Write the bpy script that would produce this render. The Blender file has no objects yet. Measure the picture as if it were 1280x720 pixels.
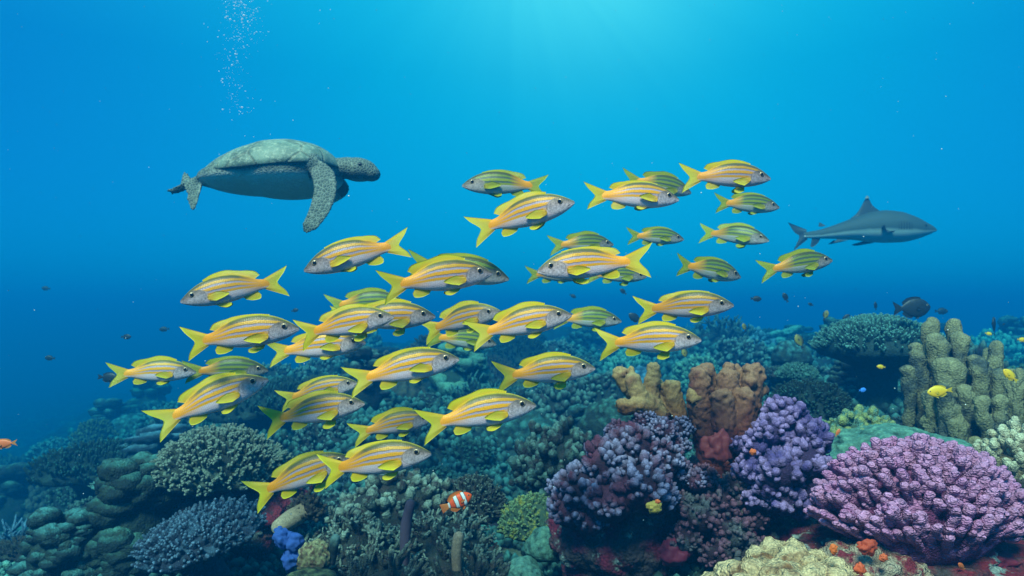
import bpy, bmesh, math, random
import numpy as np
from mathutils import Vector, Matrix
C = bpy.context.scene.collection
D = bpy.data
SC = bpy.context.scene
PI = math.pi

# ------------------------------------------------------------------ camera
FPX = 900.0; CZ = 1.6; PITCH = math.radians(2.2)
cam = D.cameras.new('camera'); cam.sensor_width = 36; cam.lens = 36*FPX/1280
cam.clip_end = 500; cam.clip_start = 0.02
cam.dof.use_dof = True; cam.dof.focus_distance = 1.75; cam.dof.aperture_fstop = 5.6
camo = D.objects.new('camera', cam); C.objects.link(camo)
camo.location = (0, 0, CZ); camo.rotation_euler = (math.pi/2+PITCH, 0, 0)
SC.camera = camo
_f = Vector((0, math.cos(PITCH), math.sin(PITCH))); _u = Vector((0, -math.sin(PITCH), math.cos(PITCH)))
def at(px, py, d):
    """a point d metres in front of the camera position, seen from it at px, py of the 1280 x 720 photograph"""
    return Vector((0, 0, CZ)) + Vector((1, 0, 0))*((px-640)/FPX*d) + _u*((360-py)/FPX*d) + _f*d

# ------------------------------------------------------------------ world, sun, exposure
SUN_EL, SUN_AZ = math.radians(49), math.radians(200)   # azimuth clockwise from +Y: behind the camera, a little to its left
w = D.worlds.new('World'); SC.world = w; w.use_nodes = True
nt = w.node_tree; nt.nodes.clear()
def N(nt, t, **k):
    n = nt.nodes.new(t)
    for a, b in k.items():
        if a.startswith('i_'):
            key = a[2:]; key = int(key) if key.isdigit() else key.replace('_', ' ')
            n.inputs[key].default_value = b
        else: setattr(n, a, b)
    return n
def ramp(nt, fac, stops, interp='LINEAR'):
    r = nt.nodes.new('ShaderNodeValToRGB'); r.color_ramp.interpolation = interp
    e = r.color_ramp.elements
    while len(e) < len(stops): e.new(0.5)
    for i, (p, c) in enumerate(stops):
        e[i].position = p; e[i].color = (c[0], c[1], c[2], 1) if not isinstance(c, (int, float)) else (c, c, c, 1)
    nt.links.new(fac, r.inputs[0]); return r.outputs[0]
def math_(nt, op, a, b=None, c=None, clamp=False):
    m = nt.nodes.new('ShaderNodeMath'); m.operation = op; m.use_clamp = clamp
    for i, v in enumerate((a, b, c)):
        if v is None: continue
        if isinstance(v, (int, float)): m.inputs[i].default_value = v
        else: nt.links.new(v, m.inputs[i])
    return m.outputs[0]
def mix(nt, fac, a, b, mode='MIX'):
    m = nt.nodes.new('ShaderNodeMix'); m.data_type = 'RGBA'; m.blend_type = mode
    for i, v in ((0, fac), (6, a), (7, b)):
        if isinstance(v, (int, float)): m.inputs[i].default_value = v
        elif isinstance(v, tuple): m.inputs[i].default_value = (*v, 1) if len(v) == 3 else v
        else: nt.links.new(v, m.inputs[i])
    return m.outputs[2]
bg = N(nt, 'ShaderNodeBackground', i_Strength=0.1); wo = N(nt, 'ShaderNodeOutputWorld')
nt.links.new(bg.outputs[0], wo.inputs[0])
sky = nt.nodes.new('ShaderNodeTexSky'); sky.sky_type = 'NISHITA'; sky.sun_disc = False
sky.sun_elevation = SUN_EL; sky.sun_rotation = SUN_AZ
tc = N(nt, 'ShaderNodeTexCoord')
sx = N(nt, 'ShaderNodeSeparateXYZ'); nt.links.new(tc.outputs['Generated'], sx.inputs[0])
# the open water far away, brighter towards the surface, its lower half lifted to lighten undersides (linear values x10, the Background strength is 0.1)
up = math_(nt, 'MULTIPLY_ADD', sx.outputs[2], 0.5, 0.5)
water = ramp(nt, up, [(0.0, (0, .045, .085)), (0.40, (0, .055, .14)), (0.49, (0, .045, .23)), (0.56, (0, .056, .25)), (0.66, (0, .064, .25)), (0.8, (.01, .18, .37)), (1.0, (.10, .36, .50))])
# the bright patch of surface above and ahead
dt = N(nt, 'ShaderNodeVectorMath', operation='DOT_PRODUCT')
gd = (at(735, -115, 1) - Vector((0, 0, CZ))).normalized()
nt.links.new(tc.outputs['Generated'], dt.inputs[0]); dt.inputs[1].default_value = gd
g1 = math_(nt, 'POWER', math_(nt, 'MAXIMUM', dt.outputs['Value'], 0.0), 80)
g2 = math_(nt, 'POWER', math_(nt, 'MAXIMUM', dt.outputs['Value'], 0.0), 8)
# faint light shafts spreading from the bright patch
ax1 = Vector((1, 0, 0)); ax2 = gd.cross(ax1).normalized()
def dotw(v):
    n = N(nt, 'ShaderNodeVectorMath', operation='DOT_PRODUCT'); nt.links.new(tc.outputs['Generated'], n.inputs[0]); n.inputs[1].default_value = v; return n.outputs['Value']
ang = math_(nt, 'ARCTAN2', dotw(ax1), dotw(ax2))
shn = N(nt, 'ShaderNodeTexNoise', noise_dimensions='1D', i_Scale=5.0, i_Detail=3); nt.links.new(ang, shn.inputs['W'])
shaft = math_(nt, 'MULTIPLY_ADD', shn.outputs[0], .5, .74)
g1 = math_(nt, 'MULTIPLY', g1, shaft); g2 = math_(nt, 'MULTIPLY', g2, math_(nt, 'MULTIPLY_ADD', shn.outputs[0], .14, .93))
wc = mix(nt, g2, water, (0.0, .20, .115), 'ADD')
wc = mix(nt, g1, wc, (.085, .15, .07), 'ADD')
wc10 = N(nt, 'ShaderNodeVectorMath', operation='SCALE'); wc10.inputs[3].default_value = 10.0
nt.links.new(wc, wc10.inputs[0])
tint = mix(nt, 1.0, sky.outputs[0], (.01, .22, .26), 'MULTIPLY')
nt.links.new(mix(nt, 1.0, wc10.outputs[0], tint, 'ADD'), bg.inputs[0])

sl = D.lights.new('sun', 'SUN'); sl.energy = 5.0; sl.angle = math.radians(14); sl.color = (1.0, .76, .61)
so = D.objects.new('sun', sl); C.objects.link(so)
sdir = Vector((math.sin(SUN_AZ)*math.cos(SUN_EL), math.cos(SUN_AZ)*math.cos(SUN_EL), math.sin(SUN_EL)))
so.rotation_euler = sdir.to_track_quat('Z', 'Y').to_euler(); so.location = (0, 0, 20)
SC.view_settings.view_transform = 'Standard'; SC.view_settings.look = 'None'
SC.view_settings.gamma = 1; SC.view_settings.exposure = 0.8
SC.view_settings.use_curve_mapping = False
SC.cycles.max_bounces = 6; SC.cycles.diffuse_bounces = 2; SC.cycles.glossy_bounces = 2; SC.cycles.transmission_bounces = 3
SC.cycles.volume_bounces = 0; SC.cycles.use_denoising = True; SC.cycles.caustics_reflective = False; SC.cycles.caustics_refractive = False

# ------------------------------------------------------------------ numpy noise
def _hash(ix, iy, iz, seed):
    h = (ix*374761393 + iy*668265263 + iz*2147483647 + seed*144665) & 0xffffffff
    h = ((h ^ (h >> 13))*1274126177) & 0xffffffff
    h = ((h ^ (h >> 16))*2246822519) & 0xffffffff
    return ((h ^ (h >> 15)) & 0xffffff)/float(0xffffff)
def vnoise(p, seed=0):
    p = np.asarray(p, float); i = np.floor(p).astype(np.int64); f = p-i; f = f*f*f*(f*(f*6-15)+10)
    r = 0
    for dx in (0, 1):
        for dy in (0, 1):
            for dz in (0, 1):
                wgt = (f[:, 0] if dx else 1-f[:, 0])*(f[:, 1] if dy else 1-f[:, 1])*(f[:, 2] if dz else 1-f[:, 2])
                r = r + wgt*_hash(i[:, 0]+dx, i[:, 1]+dy, i[:, 2]+dz, seed)
    return r*2-1
def fbm(p, octaves=4, seed=0, lac=2.1, gain=0.5):
    r = 0; a = 1; q = np.asarray(p, float)
    for o in range(octaves):
        r = r + a*vnoise(q, seed+o*17); q = q*lac+13.7; a *= gain
    return r
def cells(p, seed=0):
    """distance to the nearest jittered lattice point (for rounded lumps)"""
    p = np.asarray(p, float); i = np.floor(p).astype(np.int64); best = np.full(len(p), 9.0)
    for dx in (-1, 0, 1):
        for dy in (-1, 0, 1):
            for dz in (-1, 0, 1):
                j = i+np.array([dx, dy, dz])
                q = np.stack([_hash(j[:, 0], j[:, 1], j[:, 2], seed+k) for k in (1, 2, 3)], 1)*0.8+0.1+j
                best = np.minimum(best, ((q-p)**2).sum(1))
    return np.sqrt(best)

# ------------------------------------------------------------------ mesh collecting
class MB:
    def __init__(s): s.v = []; s.f = []; s.t = []; s.uv = []; s.n = 0; s.m = []
    def add(s, v, f, tip=0.0, uv=None, mat=0):
        v = np.asarray(v, float); s.v.append(v)
        f = np.asarray(f, dtype=np.int64)
        if f.shape[1] == 3: f = np.concatenate([f, np.full((len(f), 1), -1-s.n)], 1)
        s.f.append(f+s.n); s.n += len(v)
        s.t.append(np.full(len(v), tip) if np.isscalar(tip) else np.asarray(tip, float))
        s.uv.append(np.zeros((len(v), 2)) if uv is None else np.asarray(uv, float))
        s.m.append(np.full(len(f), mat, dtype=np.int32))
    def verts(s): return np.concatenate(s.v)
    def build(s, name, mats, parent=None, smooth=True, deform=None, link=True):
        v = np.concatenate(s.v); f = np.concatenate(s.f); tri = f[:, 3] < 0
        if deform is not None: v = deform(v)
        me = D.meshes.new(name)
        cnt = np.where(tri, 3, 4); nl = int(cnt.sum())
        me.vertices.add(len(v)); me.vertices.foreach_set('co', v.astype(np.float32).ravel())
        me.loops.add(nl); me.polygons.add(len(f))
        mask = np.ones_like(f, bool); mask[tri, 3] = False
        lv = f[mask]; me.loops.foreach_set('vertex_index', lv.astype(np.int32))
        st = np.concatenate([[0], np.cumsum(cnt)[:-1]]).astype(np.int32)
        me.polygons.foreach_set('loop_start', st)
        me.polygons.foreach_set('material_index', np.concatenate(s.m))
        me.polygons.foreach_set('use_smooth', np.full(len(f), smooth))
        me.update(calc_edges=True); me.validate(clean_customdata=False)
        a = me.attributes.new('tip', 'FLOAT', 'POINT'); a.data.foreach_set('value', np.concatenate(s.t).astype(np.float32))
        a = me.attributes.new('su', 'FLOAT_VECTOR', 'POINT'); uv = np.concatenate(s.uv)
        a.data.foreach_set('vector', np.concatenate([uv, np.zeros((len(uv), 1))], 1).astype(np.float32).ravel())
        for m in (mats if isinstance(mats, (list, tuple)) else [mats]): me.materials.append(m)
        o = D.objects.new(name, me)
        if link: C.objects.link(o)
        if parent is not None: o.parent = parent
        return o
def grid_faces(nr, nc, wrap):
    i = np.arange(nr-1)[:, None]; j = np.arange(nc if wrap else nc-1)[None, :]
    a = i*nc+j; b = i*nc+(j+1) % nc; c = (i+1)*nc+(j+1) % nc; d = (i+1)*nc+j
    return np.stack([a, b, c, d], -1).reshape(-1, 4)
def frames(P):
    P = np.asarray(P, float); T = np.gradient(P, axis=0); T /= np.linalg.norm(T, axis=1)[:, None]+1e-9
    up = np.array([0, 0, 1.0]) if abs(T[0][2]) < 0.9 else np.array([1.0, 0, 0])
    A = np.zeros_like(P); B = np.zeros_like(P); a = np.cross(up, T[0]); a /= np.linalg.norm(a)
    for k in range(len(P)):
        a = a-T[k]*np.dot(a, T[k]); a /= np.linalg.norm(a)+1e-9; A[k] = a; B[k] = np.cross(T[k], a)
    return T, A, B
def tube(mb, P, R, sides=8, tip0=0.0, tip1=1.0, bump=0.0, bs=60, seed=0, cap=True, mat=0, rough=0.0):
    """rounded tube along P with radii R; tip runs along it"""
    P = np.asarray(P, float); R = np.asarray(R, float)
    T, A, B = frames(P)
    if cap:
        e = R[-1]
        ex = np.array([P[-1]+T[-1]*e*math.sin(a) for a in (0.5, 1.0, 1.35, 1.55)]); er = [e*math.cos(a) for a in (0.5, 1.0, 1.35, 1.55)]
        P = np.concatenate([P, ex]); R = np.concatenate([R, er])
        A = np.concatenate([A, np.repeat(A[-1:], 4, 0)]); B = np.concatenate([B, np.repeat(B[-1:], 4, 0)])
    n = len(P); th = np.arange(sides)/sides*2*PI
    V = P[:, None]+R[:, None, None]*(np.cos(th)[None, :, None]*A[:, None]+np.sin(th)[None, :, None]*B[:, None])
    V = V.reshape(-1, 3)
    if bump:
        d = V-np.repeat(P, sides, 0); c = cells(V*bs, seed)
        V = np.repeat(P, sides, 0)+d*(1+bump*(0.55-c)+(rough*fbm(V*bs*.6, 3, seed) if rough else 0))[:, None]
    t = np.repeat(np.linspace(tip0, tip1, n), sides)
    mb.add(V, grid_faces(n, sides, True), t, mat=mat)
_ico = {}
def ico(sub):
    if sub not in _ico:
        bm = bmesh.new(); bmesh.ops.create_icosphere(bm, subdivisions=sub, radius=1)
        _ico[sub] = (np.array([v.co[:] for v in bm.verts]), np.array([[v.index for v in f.verts] for f in bm.faces])); bm.free()
    return _ico[sub]
def blob(mb, c, r, sub=2, axis=None, stretch=1.0, bump=0.12, bs=3.0, seed=0, tip=None, mat=0):
    v, f = ico(sub); v = v.copy(); r = np.asarray(r, float)
    q = v*(1+bump*fbm(v*bs+seed*3.1, 2, seed))[:, None]
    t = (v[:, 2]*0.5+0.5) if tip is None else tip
    if axis is not None:
        a = np.asarray(axis, float); a = a/np.linalg.norm(a)
        x = np.cross([0.3, 0.8, 0.1], a); x /= np.linalg.norm(x); y = np.cross(a, x)
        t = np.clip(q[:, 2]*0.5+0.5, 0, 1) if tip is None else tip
        q = q*np.array([1, 1, stretch]); q = q[:, :1]*x+q[:, 1:2]*y+q[:, 2:3]*a
    mb.add(np.asarray(c)+q*r, f, t, mat=mat)

# ------------------------------------------------------------------ naming
def tag(o, label=None, cat=None, group=None, kind=None):
    if label: o['label'] = label
    if cat: o['category'] = cat
    if group: o['group'] = group
    if kind: o['kind'] = kind
    return o
def empty(name, loc=(0, 0, 0)):
    o = D.objects.new(name, None); C.objects.link(o); o.location = loc; o.empty_display_size = .05; return o
def children(o): return [c for c in D.objects if c.parent == o]
def copy_tree(o, parent=None):
    kids = children(o); c = o.copy(); C.objects.link(c); c.parent = parent
    for k in kids: copy_tree(k, c)
    return c

# ------------------------------------------------------------------ materials
def newmat(name):
    m = D.materials.new(name); m.use_nodes = True; nt = m.node_tree; nt.nodes.clear()
    out = nt.nodes.new('ShaderNodeOutputMaterial'); b = nt.nodes.new('ShaderNodeBsdfPrincipled')
    nt.links.new(b.outputs[0], out.inputs[0]); return m, nt, b, out
def attr(nt, name, vec=False):
    a = nt.nodes.new('ShaderNodeAttribute'); a.attribute_name = name; return a.outputs['Vector' if vec else 'Fac']
def objco(nt): return N(nt, 'ShaderNodeTexCoord').outputs['Object']
def noise(nt, co, scale, detail=4, rough=.55, out=0):
    n = N(nt, 'ShaderNodeTexNoise', i_Scale=scale, i_Detail=detail, i_Roughness=rough); nt.links.new(co, n.inputs['Vector']); return n.outputs[out]
def voro(nt, co, scale, feature='F1'):
    n = N(nt, 'ShaderNodeTexVoronoi', i_Scale=scale, feature=feature); nt.links.new(co, n.inputs['Vector']); return n.outputs['Distance']
def bump(nt, b, h, strength=.4, dist=.01, prev=None):
    n = N(nt, 'ShaderNodeBump', i_Strength=strength, i_Distance=dist); nt.links.new(h, n.inputs['Height'])
    if prev is not None: nt.links.new(prev, n.inputs['Normal'])
    nt.links.new(n.outputs[0], b.inputs['Normal']); return n.outputs[0]
def coral_mat(name, base, tip, patch=None, patch_amt=.5, polyp=220, pstr=.5, t0=.25, t1=.95, rough=.8, patch_scale=9, third=None):
    m, nt, b, out = newmat(name); co = objco(nt)
    inf = N(nt, 'ShaderNodeObjectInfo').outputs['Random']
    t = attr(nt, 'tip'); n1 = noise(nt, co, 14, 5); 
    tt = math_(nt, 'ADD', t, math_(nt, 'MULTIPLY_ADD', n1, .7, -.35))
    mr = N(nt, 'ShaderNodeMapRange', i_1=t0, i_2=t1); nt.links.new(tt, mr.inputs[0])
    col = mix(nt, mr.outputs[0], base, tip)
    if patch:
        pn = noise(nt, co, patch_scale, 5, .6); lo = .60-.25*patch_amt
        mr2 = N(nt, 'ShaderNodeMapRange', i_1=lo, i_2=lo+.13); nt.links.new(pn, mr2.inputs[0])
        col = mix(nt, mr2.outputs[0], col, patch)
    if third:
        pn = noise(nt, N(nt, 'ShaderNodeVectorMath', operation='ADD', i_1=(7, 3, 1)).outputs[0], patch_scale*1.6, 4, .6)
        vm = pn.node.inputs['Vector'].links[0].from_node; nt.links.new(co, vm.inputs[0])
        mr3 = N(nt, 'ShaderNodeMapRange', i_1=.58, i_2=.64); nt.links.new(pn, mr3.inputs[0])
        col = mix(nt, mr3.outputs[0], col, third)
    v = voro(nt, co, polyp)
    dots = N(nt, 'ShaderNodeMapRange', i_1=.0, i_2=.6, i_3=1.18, i_4=.72); nt.links.new(v, dots.inputs[0])
    vv = N(nt, 'ShaderNodeVectorMath', operation='SCALE'); nt.links.new(col, vv.inputs[0]); nt.links.new(dots.outputs[0], vv.inputs[3])
    hs = N(nt, 'ShaderNodeHueSaturation'); nt.links.new(vv.outputs[0], hs.inputs['Color'])
    nt.links.new(math_(nt, 'MULTIPLY_ADD', inf, .05, .475), hs.inputs['Hue'])
    gn = noise(nt, co, polyp*.42, 3, .7); nt.links.new(math_(nt, 'MULTIPLY', math_(nt, 'MULTIPLY_ADD', inf, .5, .75), math_(nt, 'MULTIPLY_ADD', gn, 1.5, .25)), hs.inputs['Value'])
    nt.links.new(hs.outputs[0], b.inputs['Base Color']); b.inputs['Roughness'].default_value = rough
    b.inputs['Specular IOR Level'].default_value = .25
    h = math_(nt, 'ADD', math_(nt, 'MULTIPLY', v, -.6), noise(nt, co, polyp*.35, 4))
    bump(nt, b, h, pstr, .6/polyp*1.5); return m
def plain(name, col, rough=.6, col2=None, scale=30, metal=0, spec=.4, bstr=0.2):
    m, nt, b, out = newmat(name); co = objco(nt); n = noise(nt, co, scale, 4)
    nt.links.new(mix(nt, n, col, col2 or tuple(c*.7 for c in col)), b.inputs['Base Color'])
    b.inputs['Roughness'].default_value = rough; b.inputs['Metallic'].default_value = metal; b.inputs['Specular IOR Level'].default_value = spec
    if bstr: bump(nt, b, n, bstr, .002)
    return m

# ------------------------------------------------------------------ fish
def loft_body(mb, S, top, bot, wid, nr=24, n=56, pw=2.3, x0=.5):
    """body along -x from the snout at x0; cross-sections between bot and top"""
    s = np.linspace(0, 1, n)**1.25*S[-1]
    def ip(Y):
        # smooth interpolation
        from_ = np.interp(s, S, Y); k = np.array([.25, .5, .25]); e = from_.copy()
        for _ in range(3): e[1:-1] = (from_[:-2]+2*from_[1:-1]+from_[2:])/4; from_ = e.copy()
        return from_
    tp, bt, wd = ip(top), ip(bot), ip(wid)
    th = np.arange(nr)/nr*2*PI
    V = []; UV = []
    for k in range(n):
        cz = (tp[k]+bt[k])/2; hz = (tp[k]-bt[k])/2
        c, sn = np.cos(th), np.sin(th)
        y = np.sign(c)*np.abs(c)**(2/pw)*wd[k]; z = np.sign(sn)*np.abs(sn)**(2/2.0)*hz
        V.append(np.stack([np.full(nr, x0-s[k]), y, cz+z], 1)); UV.append(np.stack([np.full(nr, s[k]), sn*.5+.5], 1))
    mb.add(np.concatenate(V), grid_faces(n, nr, True), 0, np.concatenate(UV))
    for k, rev in ((0, False), (n-1, True)):
        cz = (tp[k]+bt[k])/2; r = V[k]; vv = np.concatenate([r, [[x0-s[k]+(.004 if k == 0 else 0), 0, cz]]])
        i = np.arange(nr); f = np.stack([i, (i+1) % nr, np.full(nr, nr)], 1)
        mb.add(vv, f if rev else f[:, ::-1], 0, np.concatenate([UV[k], [[s[k], .5]]]))
def curve2(pts, n):
    """Catmull-Rom through pts"""
    P = np.asarray(pts, float); Q = np.concatenate([[2*P[0]-P[1]], P, [2*P[-1]-P[-2]]]); out = []
    seg = len(P)-1
    for i in range(n):
        t = i/(n-1)*seg; k = min(int(t), seg-1); t -= k
        a, b, c, d = Q[k:k+4]
        out.append(.5*(2*b+(c-a)*t+(2*a-5*b+4*c-d)*t*t+(3*b-a-3*c+d)*t**3))
    return np.array(out)
def fin(mb, root, tipc, thick=.006, nc=22, nr=8, yoff=0.0, splay=0.0, fine=0, mat=0, sharp=None):
    """thin closed blade between a root curve and a tip curve, given as (x, z) points"""
    a = curve2(root, nc); b = curve2(tipc, nc) if sharp is None else np.stack([np.interp(np.linspace(0, 1, nc), np.linspace(0, 1, len(tipc)), [p[k] for p in tipc]) for k in (0, 1)], 1)
    t = np.linspace(0, 1, nr)[:, None, None]
    G = a[None]*(1-t)+b[None]*t
    edge = np.minimum(np.linspace(0, 1, nc), 1-np.linspace(0, 1, nc)); edge = np.clip(edge*6, .12, 1)
    th = thick*(1-.85*np.linspace(0, 1, nr))[:, None]*edge[None]
    if fine:
        th = th*(1+.5*np.cos(np.linspace(0, 1, nc)*PI*2*fine))[None].repeat(nr, 0)[0:nr]
    y0 = yoff+splay*np.linspace(0, 1, nr)[:, None]**1.2
    y0 = np.broadcast_to(y0, (nr, nc))
    uv = np.stack([np.broadcast_to(np.linspace(0, 1, nc)[None], (nr, nc)), np.broadcast_to(np.linspace(0, 1, nr)[:, None], (nr, nc))], -1).reshape(-1, 2)
    F = np.stack([G[..., 0], y0+th, G[..., 1]], -1).reshape(-1, 3); B = np.stack([G[..., 0], y0-th, G[..., 1]], -1).reshape(-1, 3)
    gf = grid_faces(nr, nc, False); m = nr*nc
    rim = [j for j in range(nc)]+[i*nc+nc-1 for i in range(1, nr)]+[(nr-1)*nc+j for j in range(nc-2, -1, -1)]+[i*nc for i in range(nr-2, 0, -1)]
    rim = np.array(rim); r2 = np.roll(rim, -1)
    ef = np.stack([rim, r2, r2+m, rim+m], 1)
    mb.add(np.concatenate([F, B]), np.concatenate([gf, gf[:, ::-1]+m, ef]), np.concatenate([uv[:, 1], uv[:, 1]]), np.concatenate([uv, uv]), mat=mat)

def fin_mat(name, c1, c2, trans=.35, rays=40):
    m, nt, b, out = newmat(name); su = attr(nt, 'su', True)
    sp = N(nt, 'ShaderNodeSeparateXYZ'); nt.links.new(su, sp.inputs[0])
    wv = math_(nt, 'SINE', math_(nt, 'MULTIPLY', sp.outputs[0], rays*6.28))
    n = noise(nt, objco(nt), 14, 3)
    f = math_(nt, 'ADD', math_(nt, 'MULTIPLY', sp.outputs[1], .8), math_(nt, 'MULTIPLY_ADD', n, .6, -.3), clamp=True)
    col = mix(nt, f, c1, c2)
    dk = math_(nt, 'MULTIPLY_ADD', wv, .10, .92)
    vv = N(nt, 'ShaderNodeVectorMath', operation='SCALE'); nt.links.new(col, vv.inputs[0]); nt.links.new(dk, vv.inputs[3])
    nt.links.new(vv.outputs[0], b.inputs['Base Color']); b.inputs['Roughness'].default_value = .45
    bump(nt, b, wv, .35, .002)
    tr = N(nt, 'ShaderNodeBsdfTranslucent'); nt.links.new(vv.outputs[0], tr.inputs[0])
    ms = N(nt, 'ShaderNodeMixShader', i_0=trans); nt.links.new(b.outputs[0], ms.inputs[1]); nt.links.new(tr.outputs[0], ms.inputs[2])
    nt.links.new(ms.outputs[0], out.inputs[0]); return m

def snapper_mat(olive=False):  # olive: weaker flash light on farther fish, painted in as a darker skin
    m, nt, b, out = newmat('snapper_skin_painted_dim' if olive else 'snapper_skin'); su = attr(nt, 'su', True); co = objco(nt)
    sp = N(nt, 'ShaderNodeSeparateXYZ'); nt.links.new(su, sp.inputs[0]); s, v0 = sp.outputs[0], sp.outputs[1]
    wob = noise(nt, co, 16, 3)
    v = math_(nt, 'ADD', v0, math_(nt, 'MULTIPLY_ADD', wob, .05, -.025))
    ye = (.78, .34, .002); yd = (.56, .28, .008); lav = (.40, .31, .38); sil = (.76, .57, .60); ol = (.20, .21, .08); dl = (.075, .065, .085)
    if olive: ye = (.34, .36, .03); yd = (.22, .27, .04); lav = (.12, .16, .14); sil = (.42, .46, .42); dl = (.045, .06, .05)  # weaker flash light on farther fish, painted into the skin colours
    side = ramp(nt, v, [(0, (.86, .74, .77)), (.24, sil), (.34, (.66, .56, .58)), (.375, ye), (.445, ye), (.465, lav), (.51, lav), (.53, dl),
                        (.55, ye), (.64, ye), (.66, lav), (.705, lav), (.725, dl), (.745, yd), (.83, yd), (.85, dl), (.87, (.17, .135, .04)), (.90, (.085, .08, .03)), (.95, (.13, .12, .025)), (1, (.50, .40, .01))])
    n2 = noise(nt, co, 42, 5, .7)
    head = ramp(nt, v, [(0, (.78, .68, .70)), (.40, (.52, .42, .43)), (.56, (.36, .27, .25)), (.72, (.17, .135, .11)), (.88, (.11, .10, .06)), (1, (.13, .12, .045))])
    hsp = N(nt, 'ShaderNodeMapRange', i_1=.35, i_2=.68, i_3=.55, i_4=1.3); nt.links.new(n2, hsp.inputs[0])
    hv = N(nt, 'ShaderNodeVectorMath', operation='SCALE'); nt.links.new(head, hv.inputs[0]); nt.links.new(hsp.outputs[0], hv.inputs[3])
    # gill edge: a curved line behind the cheek
    vv0 = math_(nt, 'SUBTRACT', v0, .42)
    ge = math_(nt, 'SUBTRACT', .245, math_(nt, 'MULTIPLY', math_(nt, 'MULTIPLY', vv0, vv0), .75))
    gd_ = math_(nt, 'SUBTRACT', s, ge)
    hf = N(nt, 'ShaderNodeMapRange', i_1=-.012, i_2=.030, interpolation_type='SMOOTHSTEP'); nt.links.new(math_(nt, 'ADD', gd_, math_(nt, 'MULTIPLY_ADD', wob, .08, -.04)), hf.inputs[0])
    col = mix(nt, hf.outputs[0], hv.outputs[0], side)
    if olive: col = mix(nt, .75, col, mix(nt, v0, (.95, 1, .9), (.38, .55, .38)), 'MULTIPLY')  # more of the same dim light multiplied into the skin
    gl = N(nt, 'ShaderNodeMapRange', i_1=0.0, i_2=.0055, i_3=.55, i_4=0); nt.links.new(math_(nt, 'ABSOLUTE', gd_), gl.inputs[0])
    glm = math_(nt, 'MULTIPLY', gl.outputs[0], math_(nt, 'LESS_THAN', v0, .75))
    col = mix(nt, glm, col, (.10, .07, .06))
    # orange yellow tail stalk
    ps = N(nt, 'ShaderNodeMapRange', i_1=.56, i_2=.76); nt.links.new(s, ps.inputs[0])
    pv = N(nt, 'ShaderNodeMapRange', i_1=.06, i_2=.30); nt.links.new(v0, pv.inputs[0])
    col = mix(nt, math_(nt, 'MULTIPLY', ps.outputs[0], pv.outputs[0]), col, (.90, .34, .01))
    # mouth line
    ml = math_(nt, 'ABSOLUTE', math_(nt, 'SUBTRACT', v0, math_(nt, 'MULTIPLY_ADD', s, -3.0, .44)))
    mm = math_(nt, 'MULTIPLY', math_(nt, 'LESS_THAN', ml, .035), math_(nt, 'LESS_THAN', s, .062))
    col = mix(nt, math_(nt, 'MULTIPLY', mm, .8), col, (.08, .05, .05))
    # scales
    mp = N(nt, 'ShaderNodeMapping'); nt.links.new(su, mp.inputs[0]); mp.inputs['Scale'].default_value = (62, 24, 1)
    vo = N(nt, 'ShaderNodeTexVoronoi', i_Scale=1.0, i_Randomness=.35); nt.links.new(mp.outputs[0], vo.inputs['Vector'])
    sc_ = N(nt, 'ShaderNodeMapRange', i_1=0, i_2=.8, i_3=1.10, i_4=.80); nt.links.new(vo.outputs['Distance'], sc_.inputs[0])
    cv = N(nt, 'ShaderNodeVectorMath', operation='SCALE'); nt.links.new(col, cv.inputs[0]); nt.links.new(sc_.outputs[0], cv.inputs[3])
    hs = N(nt, 'ShaderNodeHueSaturation'); nt.links.new(cv.outputs[0], hs.inputs['Color'])
    nt.links.new(math_(nt, 'MULTIPLY_ADD', N(nt, 'ShaderNodeObjectInfo').outputs['Random'], .3, .82), hs.inputs['Value'])
    nt.links.new(hs.outputs[0], b.inputs['Base Color'])
    b.inputs['Roughness'].default_value = .38; b.inputs['Specular IOR Level'].default_value = .32; b.inputs['Metallic'].default_value = .06
    bump(nt, b, vo.outputs['Distance'], .25, .003); return m
M_snap = snapper_mat(); M_snap_dim = snapper_mat(True)
M_yfin = fin_mat('yellow_fin', (.90, .52, .008), (.78, .80, .010), .3)
M_dim_fin = fin_mat('fin_painted_dim', (.50, .42, .01), (.42, .58, .02), .3)  # fins of the farther fish, their dimmer light put into the colour
M_eye_w = plain('eye_ring', (.46, .36, .22), .3, (.34, .24, .12), 60, .3, bstr=0); M_eye_b = plain('eye_pupil', (.006, .006, .008), .08, (.006, .006, .008), bstr=0)
def eye_mb(r, pos, pupil=.70):
    mb = MB()
    for side in (1,):
        v, f = ico(3); front = v[f].mean(1)[:, 1]; ang = math.cos(math.asin(pupil))
        mb.add(np.asarray(pos)+v*np.array([r, r*.45, r]), f, 0)
        mb.m[-1] = (front > ang).astype(np.int32)
    return mb
def mirror_eye(mb):
    m2 = MB(); m2.add(mb.v[0]*np.array([1, -1, 1]), mb.f[0][:, :3][:, ::-1], 0); m2.m[-1] = mb.m[0]; return m2

def make_fish(kind, spec, bend=0.0):
    """spec: profile and fins in units of the fish's own length, snout at x=.5"""
    root = empty(kind)
    def df(v):
        v = v.copy(); s = .5-v[:, 0]; v[:, 1] += bend*np.clip(s-.35, 0, 1)**2; v[:, 1] += -bend*.15*np.clip(.35-s, 0, 1); return v
    mb = MB(); loft_body(mb, *spec['profile']); mb.build('body', spec['skin'], root, deform=df)
    for nm, k in spec['fins']:
        for kk in (k if isinstance(k, list) else [k]):
            mb = MB(); fin(mb, **kk); mb.build(nm, spec['finmat'].get(nm, spec['finmat'][None]), root, deform=df)
    e = eye_mb(spec['eye'][0], spec['eye'][1]); e.build('eye', spec.get('eyemat', [M_eye_w, M_eye_b]), root, deform=df)
    mirror_eye(e).build('eye', spec.get('eyemat', [M_eye_w, M_eye_b]), root, deform=df)
    return root
X = lambda s, z: (.5-s, z)
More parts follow.
